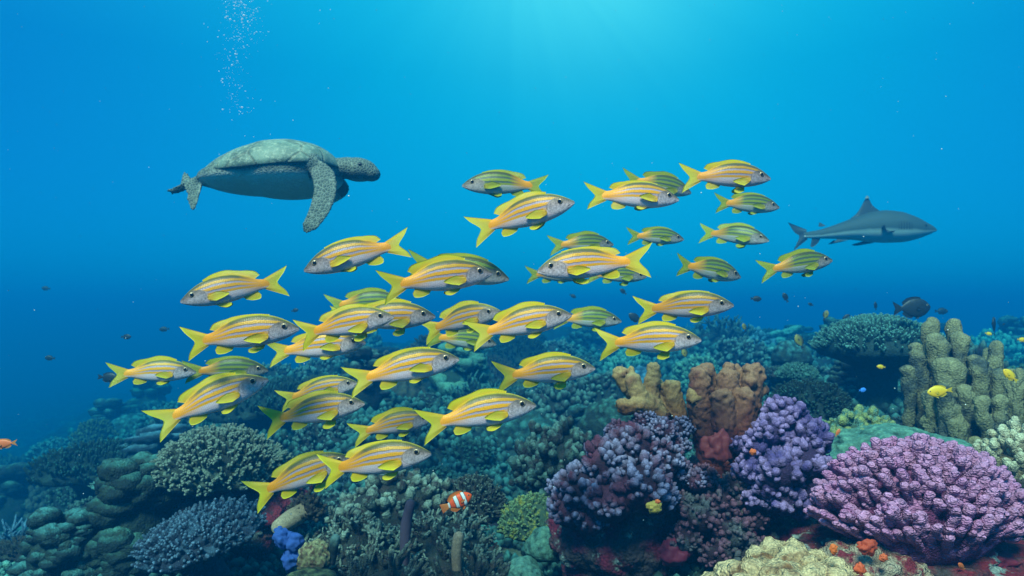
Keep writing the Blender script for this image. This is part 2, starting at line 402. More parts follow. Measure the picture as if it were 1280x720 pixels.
SNAP = dict(
    profile=([0, .035, .07, .104, .15, .21, .313, .417, .50, .556, .62, .66, .72, .76, .80, .83],
             [.013, .042, .070, .092, .118, .144, .168, .171, .161, .146, .117, .094, .066, .054, .049, .048],
             [-.012, -.033, -.050, -.063, -.077, -.090, -.104, -.104, -.098, -.089, -.078, -.066, -.050, -.044, -.044, -.045],
             [.006, .018, .030, .040, .052, .064, .075, .074, .066, .058, .046, .037, .026, .020, .014, .006]),
    skin=M_snap, finmat={None: M_yfin},
    fins=[('tail_fin', dict(root=[X(.775, .052), X(.77, .0), X(.775, -.046)], tipc=[X(1.03, .150), X(.985, .085), X(.93, .03), X(.905, -.005), X(.925, -.045), X(.965, -.10), X(.985, -.165)], thick=.010, nc=40, nr=12, fine=0)),
          ('dorsal_fin', dict(root=[X(.24, .145), X(.36, .165), X(.50, .155), X(.62, .115), X(.70, .072)], tipc=[X(.23, .165), X(.33, .203), X(.45, .216), X(.55, .192), X(.60, .180), X(.655, .172), X(.72, .150), X(.755, .105)], thick=.006, nc=48, nr=8)),
          ('anal_fin', dict(root=[X(.56, -.082), X(.63, -.066), X(.70, -.046)], tipc=[X(.585, -.112), X(.65, -.132), X(.715, -.128), X(.73, -.092)], thick=.006)),
          ('pelvic_fin', [dict(root=[X(.30, -.098), X(.34, -.102), X(.38, -.098)], tipc=[X(.335, -.124), X(.395, -.146), X(.445, -.134), X(.45, -.110)], thick=.006, yoff=sg*.018, splay=sg*.022) for sg in (1, -1)]),
          ('pectoral_fin', [dict(root=[X(.255, -.004), X(.25, -.022), X(.258, -.046)], tipc=[X(.345, .022), X(.415, .002), X(.455, -.022), X(.40, -.048), X(.325, -.066)], thick=.005, yoff=sg*.070, splay=sg*.013) for sg in (1, -1)])],
    eye=(.027, (X(.118, 0)[0], .0405, .040)))
import copy
def variant(skin_m, dors, pelv, tail, seed):
    sp = dict(SNAP); sp['skin'] = skin_m; F = []
    if skin_m is M_snap_dim: sp['finmat'] = {None: M_dim_fin}
    for nm, k in SNAP['fins']:
        k = copy.deepcopy(k)
        if nm == 'dorsal_fin':
            k['tipc'] = [(x, z-(z-.15)*(1-dors)*.9 if i < 3 else z+(dors-1)*.03) for i, (x, z) in enumerate(k['tipc'])]
        if nm == 'pelvic_fin':
            for q in k: q['tipc'] = [(x+pelv*.03, z-pelv*.03) for x, z in q['tipc']]
        if nm == 'tail_fin': k['tipc'] = [(x-.02*(tail-1), z*tail) for x, z in k['tipc']]
        if nm == 'pectoral_fin':
            for q in k: q['tipc'] = [(x, z-.03*pelv) for x, z in q['tipc']]; q['splay'] *= 1+.9*seed % 1.6
        F.append((nm, k))
    sp['fins'] = F; return sp
protos = [make_fish('snapper', variant(M_snap, *v), b) for v, b in (((1, 0, 1, 0), -.22), ((.5, -.6, .92, 1), -.05), ((.8, .9, 1.08, 2), .12), ((.4, .3, 1.0, 3), .34))]
dim_protos = [make_fish('snapper', variant(M_snap_dim, *v), b) for v, b in (((.6, -.4, .95, 1), -.12), ((.9, .5, 1, 2), .22))]
def orient(o, snout, tail, roll=0.0, yaw=0.0, unit=1.0):
    """aim the fish's +x from tail to snout, keep it upright, scale it to that length"""
    x = (snout-tail); L = x.length/unit; x.normalize(); z = Vector((0, 0, 1)); y = z.cross(x).normalized(); z = x.cross(y)
    M = Matrix((x, y, z)).transposed().to_4x4()
    M = M @ Matrix.Rotation(yaw, 4, 'Z') @ Matrix.Rotation(roll, 4, 'X')
    o.matrix_world = Matrix.Translation((snout+tail)/2) @ M @ Matrix.Scale(L/math.cos(yaw), 4)
SCHOOL = 'striped yellow snappers schooling over the reef'
# snout x, y, tail x, y, depth or None, yaw degrees, label
FISH = [
 (578,233,684,231,None,6,'dimly lit snapper facing left, uppermost of the left-facing fish, just above a brighter one'),
 (716,256,591,287,None,-8,'bright snapper tilted nose up, directly below the dimly lit left-facing one'),
 (850,249,731,245,None,5,'level grey-headed snapper overlapping a dark green one at the top of the school'),
 (867,239,780,226,2.75,10,'dark green snapper mostly hidden behind the level grey-headed one near the top'),
 (964,223,852,221,None,5,'topmost snapper of the whole school, grey head and vivid yellow tail'),
 (976,259,891,254,None,6,'greenish snapper right beneath the topmost one of the school'),
 (955,303,878,287,None,-12,'small snapper angled nose down, second below the topmost one'),
 (931,346,840,331,None,8,'grey-green snapper between the small nose-down one and the bright one under it'),
 (1044,325,950,339,None,5,'green-tailed snapper nearest to the shark, below its tail'),
 (856,299,782,295,3.0,8,'small dark snapper above the big left-facing one, clear of the others'),
 (672,340,809,325,1.6,4,'big bright snapper facing left across the centre of the school'),
 (768,305,688,307,2.9,8,'dark snapper whose back shows above the big left-facing one'),
 (732,345,657,343,3.1,8,'dark snapper whose green tail shows in front of the big left-facing one\'s snout'),
 (809,346,733,343,2.9,6,'dark snapper whose head shows under the tail of the big left-facing one'),
 (382,339,510,301,None,6,'snapper facing left with its back just under the turtle\'s front flipper'),
 (234,378,353,348,None,14,'snapper facing left, alone at the upper edge of the school, narrow raised tail'),
 (615,341,478,359,1.7,5,'bright snapper overlapping a greener one, below the turtle-side left-facing fish'),
 (636,349,512,330,2.0,5,'green-backed snapper half hidden behind a bright one, nose pointing down'),
 (371,411,229,430,None,5,'bright snapper below the lone left-facing one, yellow tail low'),
 (493,396,369,419,1.75,-6,'bright snapper whose tail touches the snout of the one beside it'),
 (543,396,418,402,2.05,6,'snapper with a pale speckled head showing between two brighter fish'),
 (505,378,408,382,2.7,6,'green snapper of which only the back and tail tip show above two bright ones'),
 (456,429,336,441,2.1,5,'dim snapper hidden under a bright one, dark red at the root of its tail'),
 (626,390,529,413,2.4,-14,'greenish snapper with a broad drooping green tail, in the middle of the school'),
 (620,431,534,420,2.75,8,'dark dim snapper lowest in the overlapping middle cluster'),
 (714,394,588,419,1.75,-4,'bright orange-yellow snapper right of the middle cluster with a grey face'),
 (777,402,692,398,2.8,4,'dim green snapper just ahead of the snout of a bright grey-faced one'),
 (913,382,796,388,None,-5,'bright snapper with spread pelvic fin, above a similar bright one by the far reef'),
 (873,425,748,430,1.78,-5,'bright snapper with pale cheek, right below another bright one by the far reef'),
 (744,461,619,471,None,4,'single bright snapper swimming level over the middle of the reef'),
 (573,450,436,476,None,4,'large bright snapper above the pair near the dark gap in the reef'),
 (670,508,526,530,None,3,'large orange-striped snapper nearest the dark gap, clear full side view'),
 (542,523,441,541,2.2,4,'snapper half hidden behind the tail of the large orange-striped one'),
 (539,567,396,591,None,3,'lowest bright orange-yellow snapper, above the branching thicket'),
 (440,574,313,620,1.9,3,'lowermost snapper, partly hidden behind the tail of another, tilted nose up'),
 (455,505,328,527,None,4,'bright snapper in front of a dimmer one over the round coral head'),
 (447,480,350,500,2.3,4,'dimmer snapper behind and above a bright one over the round coral head'),
 (242,466,142,467,None,3,'small snapper at the outer end of the school, level, with an orange-ringed eye'),
 (332,464,235,463,2.5,3,'dim green snapper above the steeply tilted one'),
 (330,476,200,528,None,3,'steeply tilted snapper climbing nose up above the round coral head'),
]
random.seed(4); PAINTED_DIM = [0, 3, 5, 6, 7, 8, 9, 11, 12, 13, 17, 21, 24, 26, 38]  # listed fish have their dim lighting painted into skin and fins
for i, (sx_, sy_, tx_, ty_, d, yaw, lab) in enumerate(FISH):
    Lp = math.hypot(sx_-tx_, sy_-ty_)
    if d is None: d = .27*900/Lp*(1+.02*math.sin(i*2.3))
    if i in PAINTED_DIM: k = PAINTED_DIM.index(i); o = dim_protos[k] if k < 2 else copy_tree(dim_protos[k % 2])
    else: k = sum(1 for j in range(i) if j not in PAINTED_DIM); o = protos[k] if k < 4 else copy_tree(protos[(k*7+k//3) % 4])
    face = 1 if sx_ > tx_ else -1
    o.rotation_mode = 'QUATERNION'
    orient(o, at(sx_, sy_, d), at(tx_, ty_, d), roll=math.radians(random.uniform(-3, 5))*face, yaw=math.radians(yaw*1.5+random.uniform(-7, 7)))
    tag(o, lab, 'fish', SCHOOL)
# ------------------------------------------------------------------ the seabed
ROWS = [1.2, 1.8, 2.3, 2.8, 3.5, 4.5, 6, 8, 11, 15, 22, 45, 90]
COLS = [-400, 0, 160, 320, 480, 640, 800, 960, 1120, 1280, 1700]
HT = [[1100]*11,
      [900, 880, 880, 880, 870, 860, 850, 830, 800, 800, 800],
      [850, 830, 820, 810, 800, 790, 745, 730, 725, 720, 720],
      [800, 770, 765, 745, 725, 745, 690, 650, 660, 660, 660],
      [755, 735, 690, 655, 660, 700, 640, 590, 590, 600, 610],
      [740, 715, 640, 590, 590, 620, 580, 545, 545, 550, 560],
      [720, 690, 612, 545, 530, 530, 515, 504, 508, 515, 530],
      [695, 660, 588, 518, 490, 480, 475, 472, 480, 490, 500],
      [660, 630, 562, 500, 462, 450, 445, 453, 462, 470, 478],
      [620, 595, 540, 490, 450, 432, 436, 446, 455, 460, 465],
      [580, 565, 520, 480, 445, 425, 430, 440, 448, 453, 458],
      [520, 515, 490, 465, 440, 425, 428, 430, 432, 435, 440],
      [480, 478, 465, 448, 430, 420, 420, 422, 425, 428, 430]]
HT = np.array(HT, float)
def ground_z(x, y, detail=True):
    x = np.atleast_1d(np.asarray(x, float)); y = np.atleast_1d(np.asarray(y, float)); yy = np.clip(y, 1.2, 90)
    px = np.clip(640+FPX*x/yy, -400, 1700); lr = np.log(np.array(ROWS)); r = np.interp(np.log(yy), lr, np.arange(len(ROWS))); c = np.interp(px, COLS, np.arange(len(COLS)))
    i = np.minimum(r.astype(int), len(ROWS)-2); j = np.minimum(c.astype(int), len(COLS)-2); fr = r-i; fc = c-j; fc = fc*fc*(3-2*fc)
    py = (HT[i, j]*(1-fc)+HT[i, j+1]*fc)*(1-fr)+(HT[i+1, j]*(1-fc)+HT[i+1, j+1]*fc)*fr
    z = CZ-(py-395)/FPX*yy
    if detail:
        q = np.stack([x, y, np.zeros_like(x)], 1); a = np.clip(yy/6, .45, 2.0)
        z = z+a*.20*fbm(q*.9/np.sqrt(a)[:, None], 3, 3)+.05*a*(.5-cells(q*3.1/a[:, None]**.5+[0, 0, .5], 8))+.022*fbm(q*9, 3, 5)
    return z
def gz(x, y): return float(ground_z(x, y)[0])
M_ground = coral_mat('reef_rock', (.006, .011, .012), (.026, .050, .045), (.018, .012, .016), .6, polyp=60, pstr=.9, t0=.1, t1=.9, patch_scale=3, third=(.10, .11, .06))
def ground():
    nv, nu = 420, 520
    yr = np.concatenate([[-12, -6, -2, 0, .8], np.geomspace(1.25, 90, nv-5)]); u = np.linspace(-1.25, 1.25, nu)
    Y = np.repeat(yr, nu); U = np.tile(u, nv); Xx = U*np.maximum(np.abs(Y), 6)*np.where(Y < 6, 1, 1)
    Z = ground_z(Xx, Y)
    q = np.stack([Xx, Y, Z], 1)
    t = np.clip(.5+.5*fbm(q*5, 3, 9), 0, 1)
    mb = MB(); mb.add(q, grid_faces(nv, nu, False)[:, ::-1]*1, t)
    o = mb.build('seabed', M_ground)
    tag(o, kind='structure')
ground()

# ------------------------------------------------------------------ coral shapes, about one metre wide, standing on z = 0
def fib(n, zmin=0.0, rs=None, jit=.0):
    rs = rs or random; out = []
    m = int(n/(1-zmin)*2); g = PI*(3-5**.5)
    for i in range(m):
        z = 1-2*(i+.5)/m
        if z < zmin: break
        r = math.sqrt(1-z*z); a = i*g+rs.uniform(-jit, jit); out.append((r*math.cos(a), r*math.sin(a), z))
    return out
def g_knobby(seed, n=110, sub=1, h=.42, kr=.062, st=1.5, lump=.25):
    rs = random.Random(seed); mb = MB()
    v, f = ico(4); q = v*(1+lump*fbm(v*1.4+seed, 2, seed))[:, None]*np.array([.42, .42, h*.84]); q[:, 2] = np.maximum(q[:, 2], -.12); mb.add(q, f, 0)
    for d in fib(n, -.15, rs, .5):
        d = np.array(d); k = (1+lump*float(fbm(d[None]*1.4+seed, 2, seed)[0]))
        c = d*np.array([.44, .44, h*.88])*k; r = kr*rs.uniform(.65, 1.3)
        ax = d+np.array([rs.uniform(-.25, .25), rs.uniform(-.25, .25), .5])
        for j in range(3):
            cc = c+np.array([rs.gauss(0, r*.75), rs.gauss(0, r*.75), rs.gauss(0, r*.5)])
            blob(mb, cc, r*rs.uniform(.45, .85), sub, ax, st*rs.uniform(.8, 1.2), .2, 2.5, rs.randint(0, 99), tip=None)
    return mb
def g_dome_branch(seed, n=420, h=.40, r=.011, L=.085, fork=2, sides=5):
    """round head closely set with short forked branchlets"""
    rs = random.Random(seed); mb = MB()
    v, f = ico(4); q = v*(1+.10*fbm(v*1.6+seed, 2, seed))[:, None]*np.array([.42, .42, h*.82]); q[:, 2] = np.where(q[:, 2] < 0, q[:, 2]*.35, q[:, 2]); mb.add(q, f, 0)
    for d in fib(n, -.12, rs, .6):
        d = np.array(d)+np.array([rs.gauss(0, .03) for _ in range(3)]); k = 1+.13*float(fbm(d[None]*1.6+seed, 2, seed)[0])
        c = d*np.array([.41, .41, h*.82])*k; ax = d*np.array([1, 1, 1.0])+np.array([0, 0, .35]); ax /= np.linalg.norm(ax)
        Lk = L*rs.uniform(.65, 1.25)
        for j in range(fork):
            a2 = ax+np.array([rs.gauss(0, .28) for _ in range(3)]); a2 /= np.linalg.norm(a2)
            rr = r*rs.uniform(.8, 1.25)
            tube(mb, [c-ax*.02, c+ax*Lk*.45, c+ax*Lk*.45+a2*Lk*.5], [rr*1.3, rr*1.15, rr*.85], sides, .25, 1, cap=True)
    return mb
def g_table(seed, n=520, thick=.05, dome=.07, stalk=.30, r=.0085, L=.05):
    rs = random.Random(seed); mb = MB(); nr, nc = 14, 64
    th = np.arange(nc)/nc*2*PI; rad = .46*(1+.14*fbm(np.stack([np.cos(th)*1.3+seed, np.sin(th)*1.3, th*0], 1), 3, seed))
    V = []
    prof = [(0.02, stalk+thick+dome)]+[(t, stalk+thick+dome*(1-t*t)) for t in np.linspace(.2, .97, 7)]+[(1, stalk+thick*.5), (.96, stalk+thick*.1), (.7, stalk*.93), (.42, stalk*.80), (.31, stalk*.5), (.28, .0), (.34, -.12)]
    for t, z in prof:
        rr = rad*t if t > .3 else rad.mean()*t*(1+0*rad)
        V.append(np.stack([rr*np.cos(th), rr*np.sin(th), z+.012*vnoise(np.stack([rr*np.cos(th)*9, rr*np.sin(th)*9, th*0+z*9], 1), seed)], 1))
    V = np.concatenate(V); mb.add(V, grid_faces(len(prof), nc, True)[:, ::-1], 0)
    g = PI*(3-5**.5)
    for i in range(n):
        t = math.sqrt((i+.5)/n); a = i*g+rs.uniform(-.4, .4); rr = np.interp(a % (2*PI), th, rad)*t*1.0
        c = np.array([rr*math.cos(a), rr*math.sin(a), stalk+thick+dome*(1-t*t)-.012-(.03 if t > .93 else 0)])
        o = t**2.0; ax = np.array([math.cos(a)*o*.9+rs.gauss(0, .18), math.sin(a)*o*.9+rs.gauss(0, .18), 1-.35*o]); ax /= np.linalg.norm(ax)
        Lk = L*rs.uniform(.6, 1.3)*(1+.5*o); q = r*rs.uniform(.8, 1.3)
        tube(mb, [c, c+ax*Lk*.5, c+ax*Lk], [q*1.4, q*1.2, q*.8], 5, .3, 1)
        if rs.random() < .5:
            a2 = ax+np.array([rs.gauss(0, .5), rs.gauss(0, .5), 0]); tube(mb, [c+ax*Lk*.3, c+ax*Lk*.3+a2*Lk*.5], [q, q*.7], 5, .5, 1)
    return mb
def g_massive(seed, sub=6, h=.7, lump=.11, freq=3.2, fine=.012, hollow=0.0):
    v, f = ico(sub); rs = random.Random(seed)
    lo = 1+.18*fbm(v*1.2+seed*2, 2, seed)
    c = cells(v*freq+seed, seed); c2 = cells(v*freq*2.7+seed, seed+5)
    k = lo+lump*(.55-c*c)*1.5+lump*.45*(.45-c2*c2)+fine*fbm(v*26, 2, seed)
    q = v*k[:, None]*np.array([.47, .47, h*.6]); q[:, 2] = np.where(q[:, 2] < -.05, -.05+(q[:, 2]+.05)*.6, q[:, 2])
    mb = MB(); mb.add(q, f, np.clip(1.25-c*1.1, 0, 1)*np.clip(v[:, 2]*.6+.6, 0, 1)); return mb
def branch(mb, rs, p, d, L, r, depth, tip0, dt, spread, upb, sides):
    d = d/np.linalg.norm(d); n = 4; P = [p]; dd = d.copy()
    for k in range(n):
        dd = dd+np.array([rs.gauss(0, .10), rs.gauss(0, .10), rs.gauss(0, .08)+upb*.12]); dd /= np.linalg.norm(dd); P.append(P[-1]+dd*L/n)
    r1 = r*(.72 if depth else .62)
    tube(mb, P, np.linspace(r, r1, n+1), sides, tip0, tip0+dt, bump=.18, bs=2.2/r*.12, seed=rs.randint(0, 50))
    if depth > 0:
        for k in range(rs.choice((2, 3))):
            a2 = dd+np.array([rs.gauss(0, spread), rs.gauss(0, spread), rs.gauss(0, spread*.6)+upb*.5])
            i = rs.choice((2, 3, 4, 4)); branch(mb, rs, P[i], a2, L*rs.uniform(.6, .95), np.interp(i, [0, n], [r, r1])*.85, depth-1, tip0+dt, dt, spread, upb, sides)
def g_thicket(seed, n=26, depth=2, r=.018, L=.17, spread=.55, upb=.7, sides=6, h=.6, flat=1.0):
    rs = random.Random(seed); mb = MB()
    v, f = ico(3); mb.add(v*(1+.25*fbm(v*2+seed, 2, seed))[:, None]*np.array([.34, .34*flat, h*.32]), f, 0)
    for d in fib(n, .0, rs, .8):
        d = np.array(d); p = d*np.array([.26, .26*flat, h*.25])
        branch(mb, rs, p, d+np.array([0, 0, .5]), L*rs.uniform(.8, 1.2), r*rs.uniform(.8, 1.3), depth, .1, .3, spread, upb, sides)
    return mb
def g_lobed(seed, n=34, h=.8, flat=.42):
    """rounded ledges stacked like shingles"""
    rs = random.Random(seed); mb = MB(); v, f = ico(3)
    mb.add(v*np.array([.34, .34, h*.45])+[0, 0, h*.22], f, 0)
    for i in range(n):
        t = rs.random(); a = rs.uniform(0, 2*PI); R = .40*(1-.55*t)
        c = np.array([math.cos(a)*R, math.sin(a)*R, h*t*.9]); s = rs.uniform(.09, .17)
        q = v*(1+.22*fbm(v*2+i, 2, i))[:, None]*np.array([s, s, s*flat*rs.uniform(.8, 1.5)])+c
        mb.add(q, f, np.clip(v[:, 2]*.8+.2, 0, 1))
    return mb
def g_pillar(seed, cols, bump=.16):
    """upright blunt columns: (x, y, base z, top z, radius, lean)"""
    mb = MB(); rs = random.Random(seed)
    for (x, y, z0, z1, r, lx) in cols:
        n = 30; t = np.linspace(0, 1, n); P = np.stack([x+lx*t+.012*np.sin(t*5+x*9), y+.01*np.cos(t*4+x*5), z0+(z1-r*.6-z0)*t], 1)
        R = r*(.92+.09*np.sin(t*6+x*20)+.20*t**2)
        tube(mb, P, R, 26, .1, 1, bump=bump, bs=1.35/r, seed=rs.randint(0, 99), rough=.34)
        for k in range(3):
            tt = rs.uniform(.3, .9); a = rs.uniform(0, 6.3); c = [x+lx*tt+math.cos(a)*r*.75, y+math.sin(a)*r*.75, z0+(z1-z0)*tt]
            blob(mb, c, r*rs.uniform(.35, .55), 3, None, 1, .2, 2, rs.randint(0, 99), tip=tt)
    return mb
def g_fingers(seed, n=230, rx=.5, ry=.34, h=.46, fr=.0225, sides=9):
    """a broad cushion of thick bumpy fingers fanning outwards"""
    rs = random.Random(seed); mb = MB(); v, f = ico(4)
    mb.add(v*np.array([rx*.80, ry*.80, h*.74])+[0, 0, .0], f, 0)
    for d in fib(n, -.06, rs, .45):
        d = np.array(d); e = np.array([rx, ry, h])
        tipp = d*e*(1+.08*rs.uniform(-1, 1)); dirv = np.array([d[0]*.8+rs.gauss(0, .08), d[1]*.45+rs.gauss(0, .08), .95 if d[2] > .1 else .6]); dirv /= np.linalg.norm(dirv)
        Lf = h*rs.uniform(.30, .46); basep = tipp-dirv*Lf
        m = 15; t = np.linspace(0, 1, m)[:, None]; P = basep+(tipp-basep)*t
        r = fr*rs.uniform(.75, 1.2); R = r*(.85+.25*np.linspace(0, 1, m)**.7+.08*np.sin(np.linspace(0, 16, m)+rs.uniform(0, 6))); R[-1] *= .85
        tube(mb, P, R, sides+4, 0, 1, bump=.62, bs=1.25/r, seed=rs.randint(0, 99))
        if rs.random() < .6:
            k = rs.randint(6, 11); off = np.array([rs.gauss(0, 1), rs.gauss(0, 1)-.6, rs.gauss(0, .5)]); off /= np.linalg.norm(off)
            tube(mb, [P[k], P[k]+off*r*1.3, P[k]+off*r*1.8+dirv*Lf*.12, P[k]+off*r*1.9+dirv*Lf*.22], [r*.8, r*.9, r*.9, r*.7], sides+2, .4, 1, bump=.6, bs=1.25/r, seed=3)
    return mb
def g_plate(seed, n=7):
    """overlapping thin wavy plates"""
    rs = random.Random(seed); mb = MB()
    for i in range(n):
        a0 = rs.uniform(0, 6.3); z = .08+.07*i; R = rs.uniform(.26, .42)*(1-.04*i); c = np.array([math.cos(a0)*.12, math.sin(a0)*.12, z])
        nr, nc = 8, 40; th = np.arange(nc)/nc*2*PI; V = []
        rad = R*(1+.2*fbm(np.stack([np.cos(th)*1.5+i, np.sin(th)*1.5+seed, th*0], 1), 2, i))
        for t, dz in [(.05, .0), (.35, .012), (.7, .035), (.95, .06), (1, .055), (.94, .045), (.6, .012), (.2, -.03)]:
            V.append(np.stack([rad*t*np.cos(th), rad*t*np.sin(th), dz+.02*t*np.sin(th*5+i)], 1)+c)
        mb.add(np.concatenate(V), grid_faces(8, nc, True)[:, ::-1], np.repeat([.2, .3, .5, .9, 1, .2, 0, 0], nc))
    blob(mb, (0, 0, .12), .22, 3, tip=0)
    return mb

def remesh(mb, name, mat, voxel, parent, smooth=2):
    o = mb.build(name+'_tmp', mat); m = o.modifiers.new('r', 'REMESH'); m.mode = 'VOXEL'; m.voxel_size = voxel; m.use_smooth_shade = True
    m2 = o.modifiers.new('s', 'SMOOTH'); m2.iterations = smooth; m2.factor = .5
    dg = bpy.context.evaluated_depsgraph_get(); me = D.meshes.new_from_object(o.evaluated_get(dg)); D.objects.remove(o)
    me.materials.clear(); me.materials.append(mat); me.shade_smooth()
    r = D.objects.new(name, me); C.objects.link(r); r.parent = parent; return r
def fused(mb, name, mat, voxel, disp=.006, fr=40, cellamp=0.0, cf=30, tipz=(0, 1), seed=0):
    """one skin grown round the collected shapes, roughened, with tip running up its height"""
    o = remesh(mb, name, mat, voxel, None, 2); me = o.data; n = len(me.vertices); v = np.zeros(n*3, np.float32); me.vertices.foreach_get('co', v); v = v.reshape(-1, 3).astype(float)
    nn = np.zeros(n*3, np.float32); me.vertices.foreach_get('normal', nn); nn = nn.reshape(-1, 3)
    v2 = v+nn*(disp*fbm(v*fr, 3, seed)+(cellamp*(.55-cells(v*cf, seed)) if cellamp else 0))[:, None]
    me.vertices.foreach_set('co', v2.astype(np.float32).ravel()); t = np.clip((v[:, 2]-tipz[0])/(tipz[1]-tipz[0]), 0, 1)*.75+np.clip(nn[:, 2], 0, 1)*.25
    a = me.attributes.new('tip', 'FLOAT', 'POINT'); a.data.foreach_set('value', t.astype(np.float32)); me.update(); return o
# coral colours; in teal, grey, olive and bluegrey the pale tips double as painted highlights
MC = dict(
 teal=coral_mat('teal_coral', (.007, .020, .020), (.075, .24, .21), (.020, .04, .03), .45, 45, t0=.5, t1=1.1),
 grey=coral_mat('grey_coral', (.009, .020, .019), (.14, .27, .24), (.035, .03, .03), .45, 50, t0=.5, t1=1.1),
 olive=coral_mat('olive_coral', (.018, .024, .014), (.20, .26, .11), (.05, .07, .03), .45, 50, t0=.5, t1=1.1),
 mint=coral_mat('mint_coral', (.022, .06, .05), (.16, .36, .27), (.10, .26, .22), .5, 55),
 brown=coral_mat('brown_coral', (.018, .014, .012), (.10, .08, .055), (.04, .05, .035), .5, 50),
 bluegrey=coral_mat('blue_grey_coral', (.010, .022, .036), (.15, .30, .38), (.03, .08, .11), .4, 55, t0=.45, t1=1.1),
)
GEN = [  # kind word, mesh maker
 ('knobby_coral', 'knobby', [g_knobby(s, n=n_, sub=2, kr=k_) for s, n_, k_ in ((1, 110, .055), (2, 170, .040), (3, 210, .034))]),
 ('branching_coral', 'branching', [g_thicket(s, n=28, depth=2, r=.028, L=.13, spread=.7, upb=.4) for s in (4, 5)]),
 ('table_coral', 'flat-topped', [g_table(s, n=330, r=.011) for s in (6, 7)]),
 ('dome_coral', 'rounded', [g_dome_branch(s, n=330) for s in (8, 9)]+[g_massive(10, 5, .7, .15, 4.0)]),
 ('lobed_coral', 'ledged', [g_lobed(s, n=46) for s in (11, 12)]),
 ('plate_coral', 'thin-plated', [g_plate(13)]),
]
LIB = []
for nm, word, mbs in GEN:
    for k, mb in enumerate(mbs):
        LIB.append((nm, word, k, mb))
_cache = {}
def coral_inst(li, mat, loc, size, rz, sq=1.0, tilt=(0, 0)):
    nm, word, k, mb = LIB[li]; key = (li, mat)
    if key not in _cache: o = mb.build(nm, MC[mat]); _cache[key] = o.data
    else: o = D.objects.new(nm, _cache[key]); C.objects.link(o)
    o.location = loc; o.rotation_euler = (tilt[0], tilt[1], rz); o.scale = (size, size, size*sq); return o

# heroes keep their own ground: (px, d, radius in m) where nothing is scattered
KEEP = []
def keep(px, d, r): KEEP.append(((px-640)/FPX*d, d, r))
def hero(mb_or_o, name, mat, px, py, d, size, label, rz=0, sq=1.0, cat='coral', tilt=(0, 0), kr=None, group=None):
    o = mb_or_o.build(name, mat) if isinstance(mb_or_o, MB) else mb_or_o
    p = at(px, py, d); o.location = p; o.scale = (size, size, size*sq); o.rotation_euler = (tilt[0], tilt[1], rz)
    tag(o, label, cat, group); keep(px, d, kr if kr is not None else size*.5)
    return o
def pxm(d, n): return n*d/FPX

# --- A: pink purple finger coral
M_pink = coral_mat('pink_finger_coral', (.14, .03, .10), (.66, .30, .54), (.50, .19, .40), .4, 75, 1.0, .15, 1.0)
hero(g_fingers(21, n=430, h=.52), 'finger_coral', M_pink, 1148, 642, 2.0, pxm(2.0, 252), 'big cushion of pink-purple bumpy fingers, above the orange and red sponges', sq=.68, rz=.05, kr=.4)
# --- B: cream lumpy coral at the lower edge
M_cream = coral_mat('cream_coral', (.22, .12, .06), (.62, .41, .24), (.20, .08, .04), .4, 60, .9, .05, .8, patch_scale=6)
hero(g_massive(31, 6, .62, .22, 4.2, .02), 'lobed_boulder_coral', M_cream, 1000, 776, 1.85, pxm(1.85, 215), 'cream yellow lumpy boulder coral cut by the lower edge of the photo', rz=.6, sq=1.0, kr=.3)
M_cream2 = coral_mat('mottled_cream_coral', (.14, .09, .055), (.50, .42, .28), (.24, .03, .025), .45, 70, .9, .05, .8, patch_scale=8)
hero(g_massive(32, 6, .5, .20, 5, .03), 'crusted_rock', M_cream2, 1085, 758, 1.9, pxm(1.9, 200), 'cream and dark red crusted rock below the pink-purple fingers', rz=2, cat='rock', kr=.3)
# --- C: violet knobby coral
M_violet = coral_mat('violet_coral', (.022, .012, .045), (.26, .19, .40), (.06, .05, .17), .5, 170, .8, .35, 1.05)
def c_tower():
    mb = MB(); rs = random.Random(5); s = 2.25/FPX
    for (x, y, r, yo) in [(985, 525, 26, .02), (1008, 545, 22, -.03), (962, 540, 20, -.02), (950, 560, 20, .0), (1000, 575, 26, -.06), (1020, 560, 18, .0), (965, 585, 26, -.07), (1012, 605, 20, -.05),
                          (940, 590, 20, .0), (975, 620, 24, -.04), (945, 625, 18, 0), (1000, 635, 20, 0), (930, 560, 14, .04), (980, 560, 24, .02), (958, 605, 20, -.05), (1028, 585, 14, 0)]:
        c = np.array([(x-980)*s, yo, (640-y)*s]); R = r*s
        blob(mb, c, R*.8, 3, tip=.1)
        for d in fib(46, -.3, rs, .9):
            d = np.array(d); blob(mb, c+d*R*rs.uniform(.78, .98), R*rs.uniform(.13, .30), 2, d+np.array([0, 0, .5]), 1.4, .3, 2.2, rs.randint(0, 99))
    return mb
hero(c_tower(), 'knobby_coral', M_violet, 980, 640, 2.25, 1, 'deep violet knobby coral tower between the tan antler coral and the pink-purple fingers', kr=.25)
